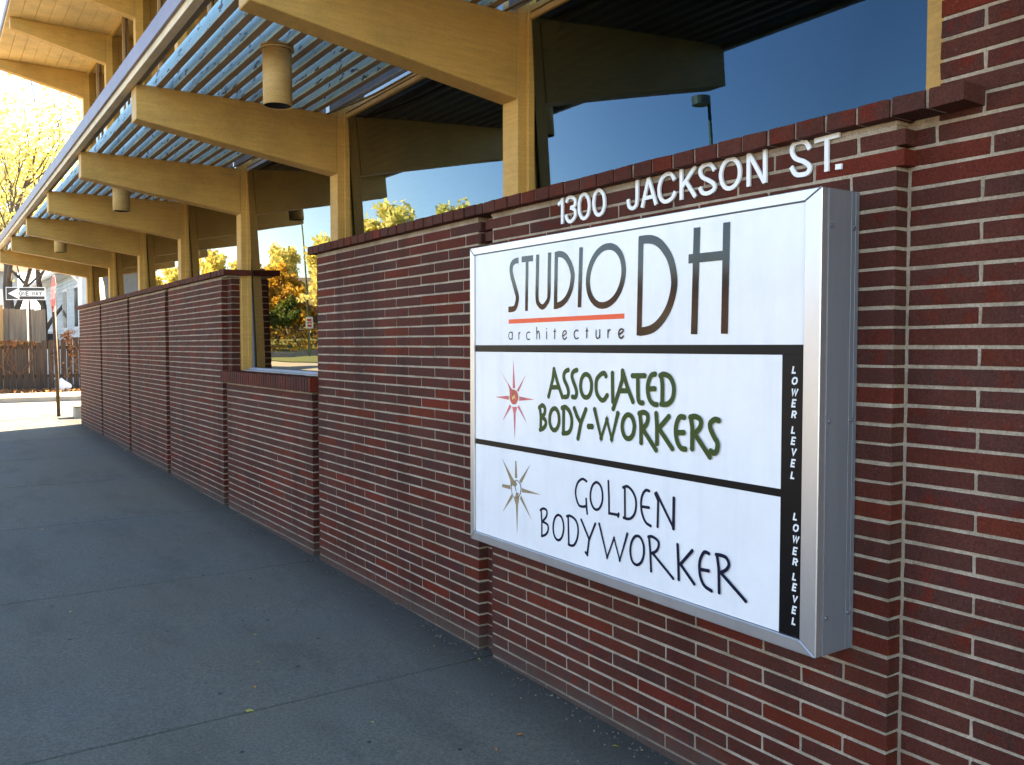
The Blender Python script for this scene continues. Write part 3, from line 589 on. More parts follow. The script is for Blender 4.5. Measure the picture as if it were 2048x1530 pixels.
# windows
BOW = {-2: (2.0, 2.9), -1: (2.0, 3.1), 0: (1.6, 2.7), 1: (.6, 2.5), 2: (1.0, 2.3), 3: (1.0, 2.0), 4: (1.0, 2.0), 5: (1.0, 2.0)}   # old panes bow outward towards their heads
def window(ya, yb, z0, z1, tilt, frame=True, mull=False, blind=True, name='window'):
    fr = MB(); fw = .012
    oa, ob, ia, ib_ = (ya+.0004)*D, (yb-.0004)*D, (ya+.003)*D, (yb-.003)*D; za, zb_, ja, jb = zd(z0), zd(z1), zd(z0+fw), zd(z1-fw); V = []
    for xx in (1.093*D, 1.106*D):
        V += [(xx, oa, za), (xx, ob, za), (xx, ob, zb_), (xx, oa, zb_), (xx, ia, ja), (xx, ib_, ja), (xx, ib_, jb), (xx, ia, jb)]
    F = []
    for i in range(4):
        j = (i+1) % 4; F += [(i, j, 4+j, 4+i), (8+j, 8+i, 12+i, 12+j), (j, i, 8+i, 8+j), (4+i, 4+j, 12+j, 12+i)]
    fr.add(V, F)
    f = fr.build(name, M['ochre'] if z0 > 0 else M['ledger'], B, 0)
    boxo('bead', M['ochre'] if z0 > 0 else M['ledger'], f, 1.079*D, 1.0925*D, (ya+.011)*D, (yb-.011)*D, zd(z1-fw), zd(z1), .002); boxo('bead', M['ochre'] if z0 > 0 else M['ledger'], f, 1.079*D, 1.0925*D, (ya+.011)*D, (yb-.011)*D, zd(z0), zd(z0+fw), .002)
    g = MB(); yc, zc = (ya+yb)/2, (z0+z1)/2; h = (z1-z0)/2-fw-.001; wd = (yb-ya)/2-.0008
    ns = 20; xo = 0; V = []
    for i in range(ns+1):
        s = i/ns; zz = (-h+2*h*s)*D
        if i: xo -= math.tan(R(tilt[0]+(tilt[1]-tilt[0])*(s-.5/ns)))*2*h*D/ns
        V.append((xo, zz))
    for i in range(ns):
        (xa, za), (xb, zb_) = V[i], V[i+1]
        g.add([(xa, -wd*D, za), (xa, wd*D, za), (xb, wd*D, zb_), (xb, -wd*D, zb_)], [(3, 2, 1, 0)])
        g.add([(xa+.006, -wd*D, za), (xa+.006, wd*D, za), (xb+.006, wd*D, zb_), (xb+.006, -wd*D, zb_)], [(0, 1, 2, 3)])
    bmg = bmesh.new(); gm = bpy.data.meshes.new('pane'); gm.from_pydata(g.v, [], g.f); bmg.from_mesh(gm); bmesh.ops.remove_doubles(bmg, verts=bmg.verts, dist=.0001)
    for f_ in bmg.faces: f_.smooth = True
    bmg.to_mesh(gm); bmg.free(); gm.materials.append(M['glass'])
    o = bpy.data.objects.new('pane', gm); COL.objects.link(o); o.parent = f
    o.location = Vector((1.1005*D, yc*D, zd(zc)))
    if mull: boxo('mullion', M['slat_under'], f, 1.078*D, 1.092*D, (yc-.006)*D, (yc+.006)*D, zd(z0+fw), zd(z1-fw), .001)
    if blind:
        m = MB(); nn = int((z1-z0)*D/.05)
        for i in range(nn):
            za = zd(z0)+i*.05+.004; m.add([(1.150*D, ya*D, za), (1.150*D, yb*D, za), (1.166*D, yb*D, za+.047), (1.166*D, ya*D, za+.047)], [(0, 1, 2, 3)])
        tag(m.build('blind', M['blind'], f), kind='stuff')
    return f
for k in range(-2, 6):
    window(YK[k]+PW, YK[k+1], (-.0975 if k == 1 else .3015), .700, BOW[k], mull=False, blind=(k >= -1))
    window(YK[k]+PW, YK[k+1], .704, 2.058, (.1, .4), mull=True, blind=(k >= 1), name='upper_window')
boxo('sill_flashing', M['flashing'], B, 1.058*D, 1.077*D, 2.572*D, 3.475*D, zd(-.0985), zd(-.0935), .001)
# interior and shell
boxo('inner_wall', M['dark'], B, 1.107*D, 1.349*D, (YK[-2]-.02)*D, (YK[-2]+.02)*D, zd(-.7), zd(2.0)); boxo('inner_ceiling', M['dark'], B, 1.107*D, 1.199*D, (YK[-2]+.03)*D, 7.34*D, zd(.745), zd(.76))
boxo('inner_wall', M['dark'], B, 1.35*D, 1.45*D, (YK[-2])*D, 7.35*D, zd(-.7), zd(2.0))
boxo('inner_wall', M['dark'], B, 1.095*D, 1.45*D, 7.352*D, 7.42*D, zd(.302), zd(2.058))
boxo('inner_wall', M['dark'], B, 1.2*D, 1.3*D, (YK[-2])*D, 7.3*D, zd(.74), zd(.80))
boxo('rear_block', M['dark'], B, 1.451*D, 6*D, (YK[-2])*D, 7.35*D, zd(-.72), zd(2.04))
for i in range(8):
    boxo('soffit_plank', M['soffit'], B, (.488+i*.0765+.0008)*D, (.488+(i+1)*.0765-.0008)*D, YA*D, 7.55*D, zd(2.0632), zd(2.078), .004)
boxo('roof', M['gravel_stop'], B, .480*D, 6.05*D, (YA-.2)*D, 7.56*D, zd(2.0790), zd(2.125), .004)
m = MB(); m.box(1.056*D, 1.0885*D, 6.0*D, 7.35*D, zd(2.065), zd(2.066))

# cylinder lamps under the slats
def lathe(prof, n=28):
    m = MB(); v = []; f = []
    for (r_, z) in prof:
        for k in range(n): a = 2*math.pi*k/n; v.append((r_*math.cos(a), r_*math.sin(a), z))
    for i in range(len(prof)-1):
        for k in range(n): a = i*n+k; b = i*n+(k+1) % n; f.append((a, b, b+n, a+n))
    m.add(v, f); return m
def lamp(y, label):
    t = empty('pendant_lamp', (.706*D, y*D, zd(.562))); tag(t, label, 'lamp', 'cylinder lamps hanging under the canopy')
    r_ = .0335*D; h = .13*D
    s = lathe([(r_-.004, .02), (r_-.004, .0), (r_, 0), (r_, h), (r_*.3, h+.001)]).build('lamp_shade', M['lampshade'], t, smooth=False, loc=(0, 0, 0))
    for p in s.data.polygons: p.use_smooth = abs(p.normal.z) < .5
    lathe([(r_+.001, h-.004), (r_+.013, h-.004), (r_+.013, h+.004), (r_-.01, h+.004)]).build('collar', M['lampshade'], t, loc=(0, 0, 0))
    lathe([(r_+.001, h+.012), (r_+.011, h+.012), (r_+.011, h+.019), (.01, h+.019)]).build('collar', M['lampshade'], t, loc=(0, 0, 0))
    lathe([(r_-.006, .004), (.0, .05)]).build('reflector', M['dark'], t, loc=(0, 0, 0))
    lathe([(.022, h+.01), (.022, h+.045), (.0, h+.046)]).build('stem', M['black_metal'], t, loc=(0, 0, 0))
lamp(2.03, 'cylindrical ochre lamp under the canopy slats, the nearest and largest')
lamp(3.964, 'cylindrical ochre lamp under the canopy slats, between second and third cross beams')
lamp(5.898, 'cylindrical ochre lamp under the canopy slats, the farthest and smallest')
# sagging cable below the ledger
def cable(label, y0, y1, sag, z, x=1.025):
    m = MB(); P = [(x*D, (y0+(y1-y0)*t/14)*D, zd(z-sag*math.sin(math.pi*t/14))) for t in range(15)]
    m.tube(P, .006, 6); o = m.build('cable', M['cable'], None, smooth=True); tag(o, label, 'cable'); return o
cable('thin brown cable sagging below the ledger, over the middle window', YK[0]+PW, YK[1]+.02, .022, .697)
cable('thin brown cable strung below the ledger over the low window bay', YK[1]+PW, YK[2]+.02, .006, .697)
cable('thin brown cable crossing under the slats above the sign bay', YK[-1]+PW, YK[0]+.02, .012, .699)

# ------------------------------------------------------------------ stroke lettering
def catmull(P, closed=False, sub=5):
    n = len(P); out = []
    rng = range(n) if closed else range(n-1)
    for i in rng:
        p0 = P[(i-1) % n] if closed or i > 0 else P[0]; p1 = P[i]; p2 = P[(i+1) % n]; p3 = P[(i+2) % n] if closed or i+2 < n else P[-1]
        for s in range(sub):
            t = s/sub
            out.append(tuple(.5*((2*p1[j])+(-p0[j]+p2[j])*t+(2*p0[j]-5*p1[j]+4*p2[j]-p3[j])*t*t+(-p0[j]+3*p1[j]-3*p2[j]+p3[j])*t**3) for j in (0, 1)))
    if not closed: out.append(P[-1])
    return out
def stroke_poly(kind, w, P, cap):
    """list of flat polygons (2-D, mm) covering one stroke"""
    closed = kind == 'c'
    if kind in 'sc' and len(P) > 2: P = catmull(P, closed)
    hw = w/2; n = len(P); Lp, Rp = [], []
    for i in range(n):
        a = P[(i-1) % n] if closed or i > 0 else P[0]; b = P[(i+1) % n] if closed or i < n-1 else P[-1]
        if kind == 'l' and 0 < i < n-1:
            d1 = Vector((P[i][0]-a[0], P[i][1]-a[1])).normalized(); d2 = Vector((b[0]-P[i][0], b[1]-P[i][1])).normalized()
            d = (d1+d2).normalized() if (d1+d2).length > .1 else d1
            k = 1/max(.55, math.sqrt(max(0, (1+d1.dot(d2))/2)))
        else: d = Vector((b[0]-a[0], b[1]-a[1])).normalized(); k = 1
        nx, ny = -d.y*hw*k, d.x*hw*k
        Lp.append((P[i][0]+nx, P[i][1]+ny)); Rp.append((P[i][0]-nx, P[i][1]-ny))
    quads = [(Lp[i], Lp[(i+1) % n], Rp[(i+1) % n], Rp[i]) for i in range(n if closed else n-1)]
    discs = []
    if cap == 'r':
        ends = [] if closed else [P[0], P[-1]]
        if kind == 'l': ends = list(P)
        for e in ends:
            discs.append([(e[0]+hw*1.06*math.cos(t*math.pi/7), e[1]+hw*1.06*math.sin(t*math.pi/7)) for t in range(14)])
    return quads, discs, (Lp, Rp, closed)
def flat_word(name, key, mat, parent, x, step=.00012):
    cap, items = GLYPHS[key]; m = MB(); q = 0
    for kind, w_, P in items:
        quads, discs, _ = stroke_poly(kind, w_, P, cap)
        for pl in [quads]+[[d] for d in discs]:
            xx = x-q*step; q += 1
            for poly in pl: m.add([(xx, -a/1000, Z0+b/1000) for a, b in poly], [tuple(range(len(poly)))])
    o = m.build(name, mat, parent); return o
def solid_letters(key, groups, names, parent, x, depth):
    cap, items = GLYPHS[key]; idx = 0
    for cnt, nm in zip(groups, names):
        m = MB(); q = 0
        for kind, w_, P in items[idx:idx+cnt]:
            _, _, (Lp, Rp, closed) = stroke_poly(kind, w_, P, cap); xx = x-q*.0003; q += 1; n = len(Lp)
            f = [(xx, -a/1000, Z0+b/1000) for a, b in Lp]+[(xx, -a/1000, Z0+b/1000) for a, b in Rp]
            bk = [(xx+depth, p[1], p[2]) for p in f]; F = []
            for i in range(n if closed else n-1):
                j = (i+1) % n; F += [(i, j, n+j, n+i), (i, 2*n+i, 2*n+j, j), (n+i, n+j, 3*n+j, 3*n+i)]
            if not closed: F += [(0, n, 3*n, 2*n), (n-1, 3*n-1, 4*n-1, 2*n-1)]
            m.add(f+bk, F)
        idx += cnt; m.build('letter', M['white_plastic'], parent)
AD = empty('address_lettering', (.9945*D, 1.07*D, zd(.236))); tag(AD, 'raised white address letters reading 1300 JACKSON ST. on the brick', 'lettering')
solid_letters('ADDRESS', [2, 2, 1, 1, 2, 3, 1, 3, 1, 1, 3, 1, 2, 1], '1300JACKSONST.', AD, .9955*D, .0075)

# ------------------------------------------------------------------ sign cabinet
SY0, SY1, SZ0, SZ1 = .6865, 1.5215, -.3935, .1965      # units of D
XF = .923*D
S = empty('sign_cabinet', (.96*D, 1.1*D, zd(-.1))); tag(S, 'large white tenant sign cabinet with aluminium frame for STUDIO DH architecture', 'sign')
FW = .0265          # frame rail width (D) 
def rail(pts):      # mitred rail, front face polygon in (y,z) D units
    m = MB(); n = 4; f = [(XF, a*D, zd(b)) for a, b in pts]; bk = [(.9985*D, a*D, zd(b)) for a, b in pts]
    m.add(f+bk, [(0, 1, 2, 3), (7, 6, 5, 4)]+[((i+1) % 4, i, i+4, (i+1) % 4+4) for i in range(4)]); return m.build('frame_rail', M['alu'], S, .0025)
g_ = .0004
yl, yr, zt, zb = SY1, SY0, SZ1, SZ0; il, ir, it, ib = SY1-.0155, SY0+.0255, SZ1-.0150, SZ0+.0175
rail([(yl-g_, zt), (yr+g_, zt), (ir, it+g_), (il, it+g_)]); rail([(yl-g_, zb), (il, ib-g_), (ir, ib-g_), (yr+g_, zb)])
rail([(yl, zt-g_), (il+g_, it), (il+g_, ib), (yl, zb+g_)])
m = MB(); m.add([(XF, yr*D, zd(zt-g_)), (XF, (ir-g_)*D, zd(it)), (XF, (ir-g_)*D, zd(ib)), (XF, yr*D, zd(zb+g_))]+[(XF+.03, yr*D, zd(zt-g_)), (XF+.03, (ir-g_)*D, zd(it)), (XF+.03, (ir-g_)*D, zd(ib)), (XF+.03, yr*D, zd(zb+g_))],
      [(0, 1, 2, 3), (7, 6, 5, 4)]+[((i+1) % 4, i, i+4, (i+1) % 4+4) for i in range(4)]); m.build('frame_rail', M['alu'], S, .0025)
boxo('side_panel', M['alu_side'], S, XF+.031, .9985*D, (yr+.0008)*D, (yr+.006)*D, zd(zb+.0005), zd(zt-.0005), .001)
boxo('side_fold', M['alu_side'], S, XF+.031, XF+.040, (yr-.0004)*D, (yr+.0006)*D, zd(zb+.001), zd(zt-.001), .0005)
boxo('side_fold', M['alu_side'], S, .9985*D-.036, .9985*D-.030, (yr-.0003)*D, (yr+.0006)*D, zd(zb+.001), zd(zt-.001), .0005)
boxo('side_fold', M['alu_side'], S, .9985*D-.018, .9985*D-.001, (yr-.0008)*D, (yr+.0006)*D, zd(zb+.001), zd(zt-.001), .0005)
for zz in (.150, -.095, -.3450):
    for xx in (XF+.046, .9985*D-.024):
        m = MB(); m.tube([(xx, (yr-.0022)*D, zd(zz)), (xx, yr*D+.003, zd(zz))], [.0055, .0065], 8); m.build('screw', M['screw'], S)
XP = XF+.008
def face(name, mat, y0, y1, z0, z1, dx=0):     # metres, z relative to the eye
    return boxo(name, mat, S, XP-dx, XP+.006, y0, y1, Z0+z0, Z0+z1, 0)
ZI0, ZI1 = ib*D+.001, it*D-.001; YI0, YI1 = (ir+.0006)*D, (il-.0006)*D
f1 = face('face_panel', M['panel_grimed'], YI0, YI1, .004, ZI1); f1['label'] = 'white panel lettered STUDIO DH architecture'
band = face('black_band', M['band_black'], YI0, YI1, -.026, .0035, -.0005)
f2 = face('face_panel', M['panel_grimed'], 1.709, YI1, -.4275, -.0265); f2['label'] = 'white panel lettered ASSOCIATED BODY-WORKERS'
band2 = face('black_band', M['band_black'], 1.709, YI1, -.4515, -.428, -.0005)
f3 = face('face_panel', M['panel_grimed'], 1.709, YI1, ZI0, -.452); f3['label'] = 'white panel lettered GOLDEN BODYWORKER'
side1 = face('black_strip', M['band_black'], YI0, 1.7085, ZI0, -.0265)
XL = XP-.0006
flat_word('lettering', 'STUDIO', M['vinyl_black'], f1, XL); flat_word('underline', 'RULE', M['vinyl_red'], f1, XL); flat_word('lettering', 'architecture', M['vinyl_black'], f1, XL)
flat_word('lettering', 'ASSOCIATED', M['vinyl_green'], f2, XL, .00006); flat_word('lettering', 'BODY-WORKERS', M['vinyl_green'], f2, XL, .00006)
flat_word('lettering', 'GOLDEN', M['vinyl_navy'], f3, XL, .00006); flat_word('lettering', 'BODYWORKER', M['vinyl_navy'], f3, XL, .00006)
def star(key, mats, parent):
    by = {}; q = 0
    for c, P in GLYPHS[key][1]:
        by.setdefault(c, []).append((q, P)); q += 1
    for c, L in by.items():
        m = MB()
        for q, P in L: m.add([(XL-q*.00012, -a/1000, Z0+b/1000) for a, b in P], [tuple(range(len(P)))])
        m.build('star_emblem' if c == 0 else 'emblem_heart', mats[c], parent)
star('red_star', [M['star_pink'], M['star_core'], M['star_yellow']], f2)
star('gold_star', [M['gold'], M['gold_dark'], M['panel']], f3)
UG = {'L': [[(0, 1), (0, 0), (.8, 0)]], 'O': [[(.5, 1), (.12, .85), (0, .5), (.12, .15), (.5, 0), (.88, .15), (1, .5), (.88, .85), (.5, 1)]], 'W': [[(-.1, 1), (.2, 0), (.5, .9), (.8, 0), (1.1, 1)]],
      'E': [[(.85, 1), (0, 1), (0, 0), (.85, 0)], [(0, .5), (.75, .5)]], 'R': [[(0, 0), (0, 1), (.65, 1), (.9, .76), (.65, .5), (0, .5)], [(.5, .5), (.9, 0)]], 'V': [[(0, 1), (.5, 0), (1, 1)]],
      'N': [[(0, 0), (0, 1), (.9, 0), (.9, 1)]], 'A': [[(0, 0), (.5, 1), (1, 0)], [(.2, .35), (.8, .35)]], 'Y': [[(0, 1), (.5, .5), (1, 1)], [(.5, .5), (.5, 0)]],
      'S': [[(.9, .85), (.5, 1), (.1, .8), (.15, .6), (.85, .4), (.9, .2), (.5, 0), (.05, .15)]], 'T': [[(0, 1), (1, 1)], [(.5, 1), (.5, 0)]], 'P': [[(0, 0), (0, 1), (.7, 1), (.9, .75), (.7, .5), (0, .5)]]}
def glyph(m, ch, u0, v0, wd, ht, w_, x, shear=0, mp=None):
    q = 0
    for P in UG[ch]:
        pts = [(u0+(a*wd)+shear*b*ht, v0+b*ht) for a, b in P]
        quads, _, _ = stroke_poly('l', w_, pts, 'b')
        for poly in quads:
            m.add([mp(a, b, x-q*.0001) for a, b in poly], [tuple(range(len(poly)))]); q += 1
mpf = lambda a, b, x: (x, -a, Z0+b)
for zs in ((-.069, -.102, -.135, -.168, -.202, -.246, -.279, -.311, -.345, -.380), (-.501, -.535, -.568, -.604, -.637, -.680, -.712, -.746, -.780, -.813)):
    m = MB()
    for ch, z in zip('LOWERLEVEL', zs):
        wd = {'W': .0165, 'L': .014, 'O': .0165}.get(ch, .0145)
        yy = 1.663 if z > -.45 else 1.652
        glyph(m, ch, -yy-wd/2-.001, z-.0098, wd, .0196, .0054, XL, .18, mpf)
    m.build('lettering', M['white_print'], side1)

# ------------------------------------------------------------------ grit and leaves
m = MB()
for i in range(1100):
    y_ = random.uniform(.9, 7.2)*D; x_ = D*.996-abs(random.gauss(0, .09))*(.6 if i % 3 else 1.6); s = random.uniform(.0015, .0075)
    c = Vector((x_, y_, zg(y_)+s*.3)); 
    m.add([c+Vector((random.uniform(.6, 1.2)*s*a, random.uniform(.6, 1.2)*s*b, random.uniform(.5, .9)*s*cc)) for a, b, cc in ((1,0,0),(-1,0,0),(0,1,0),(0,-1,0),(0,0,1),(0,0,-1))],
          [(0,2,4),(2,1,4),(1,3,4),(3,0,4),(2,0,5),(1,2,5),(3,1,5),(0,3,5)])
tag(m.build('grit', M['pebble']), 'small grit and dirt gathered along the foot of the brick wall', 'grit', kind='stuff')
def leaf(x_, y_, sz, mat, label):
    m = MB(); n = 8; V = [(0, 0, .004)]
    for k in range(n):
        a = 2*math.pi*k/n; r_ = sz*(1 if k in (0,) else .7 if k % 2 == 0 else .55); V.append((r_*math.cos(a), r_*.55*math.sin(a), .003+.006*abs(math.sin(a))*random.random()))
    m.add(V, [(0, k+1, (k+1) % n+1) for k in range(n)])
    o = m.build('fallen_leaf', mat); o.location = (x_, y_, zg(y_)+.002); o.rotation_euler = (0, 0, random.uniform(0, 6.28)); tag(o, label, 'leaf', 'fallen leaves on the pavement'); return o
for (x_, y_, sz, c, lb) in LEAVES:
    leaf(x_, y_, sz, M['leaf_fallen'] if c == 0 else M['leaf_fallen2'], lb)
# ------------------------------------------------------------------ street corner: signs, fences, houses, trees
def lowz(y, v): return zg(y)+v
px_, py_ = .937*D, 18.66
t = empty('stop_sign', (px_, py_, zg(py_))); tag(t, 'red stop sign seen almost edge on atop a rusty post at the corner', 'road sign')
m = MB(); m.tube([(0, 0, -.1), (-.05, .0, 2.1)], .035, 10); m.build('post', M['rust_post'], t, smooth=True, loc=(0, 0, 0))
zc_ = Z0+.99-zg(py_); rr = .37
def octo(r_, x0, x1):
    m = MB(); P = [(r_*math.cos(R(22.5+45*k)), r_*math.sin(R(22.5+45*k))) for k in range(8)]
    m.add([(x0, a, b) for a, b in P]+[(x1, a, b) for a, b in P], [tuple(range(8)), tuple(range(15, 7, -1))]+[((i+1) % 8, i, i+8, (i+1) % 8+8) for i in range(8)]); return m
STOP_ROT = R(1.5)
for nm, r_, a, b, mt in (('rim', rr, -.004, .0, 'sign_white'), ('plate', rr*.95, -.006, -.0045, 'sign_red')):
    o = octo(r_, a, b).build(nm, M[mt], t, loc=(-.055, -.05, zc_)); o.rotation_euler = (0, R(2), STOP_ROT)
m = MB()
for i, ch in enumerate('STOP'): glyph(m, ch, .27-.60+.155*i+.08, -.1, .10, .22, .035, -.0066, 0, lambda a, b, x: (x, -a, b))
o = m.build('lettering', M['sign_white'], t, loc=(-.055, -.05, zc_)); o.rotation_euler = (0, R(2), STOP_ROT)
ox, oy = 2.39, 27.32
t = empty('one_way_sign', (ox, oy, zg(oy))); tag(t, 'black and white ONE WAY arrow sign pointing left on a thin post', 'road sign')
zo = Z0+1.433-zg(oy); m = MB(); m.tube([(.16, .04, -.2), (.08, .04, zo+.10)], .026, 8); m.build('post', M['rust_post'], t, loc=(0, 0, 0))
ang = -R(31)
def flatbox(nm, mt, x0, x1, z0, z1, y0, y1):
    o = MB(); o.box(x0, x1, y0, y1, z0, z1); o = o.build(nm, M[mt], t, loc=(0, 0, zo)); o.rotation_euler = (0, 0, ang); return o
flatbox('plate', 'sign_white', -.45, .45, -.15, .15, 0, .004); flatbox('border', 'sign_black', -.435, .435, -.135, .135, -.003, -.001)
m = MB(); m.add([(-.40, -.0045, 0), (-.14, -.0045, .135), (-.14, -.0045, .065), (.435, -.0045, .065), (.435, -.0045, -.065), (-.14, -.0045, -.065), (-.14, -.0045, -.135)], [(0, 1, 2, 5, 6), (2, 3, 4, 5)])
o = m.build('arrow', M['sign_white'], t, loc=(0, 0, zo)); o.rotation_euler = (0, 0, ang)
m = MB(); u = -.135
for ch in 'ONE WAY':
    if ch != ' ': glyph(m, ch, u, -.046, .056, .092, .019, .0065, 0, lambda a, b, x: (a, -x, b))
    u += .080 if ch != ' ' else .050
o = m.build('lettering', M['sign_black'], t, loc=(0, 0, zo)); o.rotation_euler = (0, 0, ang)
for c_ in t.children:
    if not c_.name.startswith('post'): c_.scale = (1.165, 1, 1.165)
# utility box at the wall end
t = empty('utility_box', (2.62, 18.3, zg(18.3))); tag(t, 'small grey green utility box beside the far wall end', 'utility box')
boxo('body', M['util'], t, 2.35, 2.9, 18.1, 18.4, zg(18.3)-.02, zg(18.3)+.2, .02); boxo('lid', M['util'], t, 2.33, 2.92, 18.08, 18.42, zg(18.3)+.201, zg(18.3)+.225, .008)
# front picket fence
FY = 27.6
def fence(label, x0, x1, y0, pw, gap, ztf, mat, rails=True, zb=-1.22, n0=0, jit=.03):
    t = empty('fence', ((x0+x1)/2, y0, zg(y0))); tag(t, label, 'fence')
    x = x0
    while x < x1:
        zt_ = ztf(x)+random.uniform(-jit, jit); m = MB(); lean = random.gauss(0, .008)
        m.add([(0, 0, -.05), (pw, 0, -.05), (pw, .02, -.05), (0, .02, -.05), (lean, 0, zt_-.02), (pw+lean, 0, zt_), (pw+lean, .02, zt_), (lean, .02, zt_-.02)], [(0,3,2,1),(4,5,6,7),(0,1,5,4),(1,2,6,5),(2,3,7,6),(3,0,4,7)])
        o = m.build('picket', mat, t, loc=(0, 0, 0)); o.location = Vector((x+random.uniform(-.01, .01), y0+random.uniform(-.012, .012), zg(y0)))-t.location
        x += pw+gap
    if rails:
        for h in (.35, 1.15): boxo('rail', mat, t, x0, x1, y0+.05, y0+.09, zg(y0)+h, zg(y0)+h+.09)
    return t
fence('dark weathered picket fence with gaps, draped with dry vines', .9, 5.2, FY, .135, .022, lambda x: 1.27+.12*(x-1.77)+.02*math.sin(9*x), M['fence_dark'])
fence('taller tan board fence standing behind the picket fence', 1.96, 3.02, 29.3, .155, .006, lambda x: 2.33, M['fence_tan'], jit=.015)
fence('orange sunlit board fence section, far left end', .6, 1.93, 29.2, .11, .006, lambda x: 2.42, M['fence_orange'], jit=.01)
def leafcloud(m, c, rad, n, sz, flat=1.0):
    for i in range(n):
        d = Vector((random.gauss(0, 1), random.gauss(0, 1), random.gauss(0, 1)))*.5
        p = Vector(c)+Vector((d.x*rad[0], d.y*rad[1], d.z*rad[2])); s = sz*random.uniform(.6, 1.3)
        a = Vector((random.gauss(0, 1), random.gauss(0, 1), random.gauss(0, 1))).normalized(); b = a.orthogonal().normalized(); c2 = a.cross(b)
        m.add([p+b*s, p+c2*s*.6, p-b*s, p-c2*s*.6], [(0, 1, 2, 3)])
vt = MB()
for (x, z, rx, rz, n) in [(3.42, 1.5, .16, .16, 150), (3.5, 1.1, .1, .3, 60), (3.1, 1.0, .10, .25, 25), (1.9, 1.33, .35, .08, 160), (2.4, 1.33, .3, .05, 70), (1.1, 1.0, .3, .6, 400), (3.4, .55, .2, .3, 30)]:
    leafcloud(vt, (x, FY-.08, zg(FY)+z), (rx, .10, rz), n, .045)
for i in range(16):
    x = random.uniform(1.0, 3.7); vt.tube([(x+.25*math.sin(t*.9+i)*t/6, FY-.04-.02*t, zg(FY)+1.4-t*.16) for t in range(7)], .006, 4)
tag(vt.build('vine', M['leaf_brown']), 'dry brown vine hanging over the dark picket fence', 'vine', kind='thing')
m = MB(); leafcloud(m, (2.2, 26.95, zg(27)+.02), (3.2, .5, .05), 1900, .035)
tag(m.build('leaf_litter', M['leaf_brown']), 'fallen leaves piled along the foot of the picket fence', 'leaves', kind='stuff')
m = MB(); bx = 3.02
bm = bmesh.new(); bmesh.ops.create_icosphere(bm, subdivisions=3, radius=.2)
for v in bm.verts: v.co = Vector((v.co.x*1.5+.05*math.sin(21*v.co.z), v.co.y*.8, max(-.05, v.co.z*1.25+.12+.06*math.sin(19*v.co.x+14*v.co.z)+.05*math.sin(27*v.co.y+9*v.co.x))))
me = bpy.data.meshes.new('white_bag'); bm.to_mesh(me); bm.free(); o = link('white_bag', me, M['bag']); o.location = (3.22, 26.9, zg(27)+.0); o.scale = (.62, .62, .8); tag(o, 'crumpled white bag lying at the foot of the picket fence', 'bag')
# houses behind the fence
def clap(m, x0, y0, x1, y1, z0, z1, h=.13):
    z = z0; d = Vector((x1-x0, y1-y0, 0)).normalized(); nrm = Vector((d.y, -d.x, 0))
    while z < z1:
        a = nrm*.02; m.add([(x0+a.x, y0+a.y, z), (x1+a.x, y1+a.y, z), (x1, y1, min(z+h, z1)), (x0, y0, min(z+h, z1)), (x0, y0, z), (x1, y1, z)], [(0, 1, 2, 3), (4, 5, 1, 0)]); z += h
H1 = empty('house', (6, 34, zg(30))); tag(H1, 'pale blue clapboard house behind the picket fence, close to the brick wall', 'house')
hz = zg(30)
boxo('wall', M['siding'], H1, 4.13, 9.0, 29.9, 40.0, hz-.2, hz+3.75)
m = MB(); clap(m, 4.12, 40.0, 4.12, 29.88, hz+.1, hz+3.75); clap(m, 4.1, 29.88, 9.0, 29.88, hz+.1, hz+5.2); tag(m.build('siding', M['siding'], H1), kind='stuff')
m = MB(); m.add([(3.75, 29.5, hz+3.62), (3.75, 40.4, hz+3.62), (6.6, 40.4, hz+5.6), (6.6, 29.5, hz+5.6), (9.4, 40.4, hz+3.62), (9.4, 29.5, hz+3.62), (3.75, 29.5, hz+3.74), (3.75, 40.4, hz+3.74), (6.6, 40.4, hz+5.74), (6.6, 29.5, hz+5.74)], [(0, 1, 2, 3), (3, 2, 4, 5), (6, 9, 8, 7), (0, 6, 7, 1), (0, 3, 9, 6)]); m.build('roof', M['roof'], H1)
boxo('gutter', M['trim'], H1, 3.62, 3.74, 29.4, 40.4, hz+3.56, hz+3.70, .02); boxo('eave_board', M['trim'], H1, 3.76, 4.10, 29.5, 40.3, hz+3.54, hz+3.60)
boxo('corner_board', M['trim'], H1, 4.05, 4.14, 29.80, 29.95, hz-.1, hz+3.6)
m = MB(); m.tube([(3.70, 29.7, hz+3.55), (3.9, 29.75, hz+3.35), (4.05, 29.78, hz+3.2), (4.05, 29.78, hz)], .04, 6); m.build('downpipe', M['trim'], H1)
for (a, b) in ((32.7, 33.5), (30.05, 30.85), (35.6, 36.4)):
    f = boxo('window', M['trim'], H1, 4.06, 4.12, a-.10, b+.10, hz+1.75+.0, hz+3.15)
    boxo('pane', M['house_glass'], f, 4.045, 4.058, a, (a+b)/2-.02, hz+1.85, hz+3.06); boxo('pane', M['house_glass'], f, 4.045, 4.058, (a+b)/2+.02, b, hz+1.85, hz+3.06)
t = empty('air_conditioner', (3.7, 35.9, hz+1.5)); tag(t, 'boxy window air conditioner with white surround on the blue house', 'air conditioner')
boxo('casing', M['trim'], t, 3.62, 4.04, 35.5, 36.4, hz+1.15, hz+1.75, .02); boxo('grille', M['sign_black'], t, 3.66, 3.95, 35.46, 35.495, hz+1.22, hz+1.68)
H2 = empty('house', (0, 46, zg(30))); tag(H2, 'grey clapboard house half hidden by yellow trees, far left', 'house')
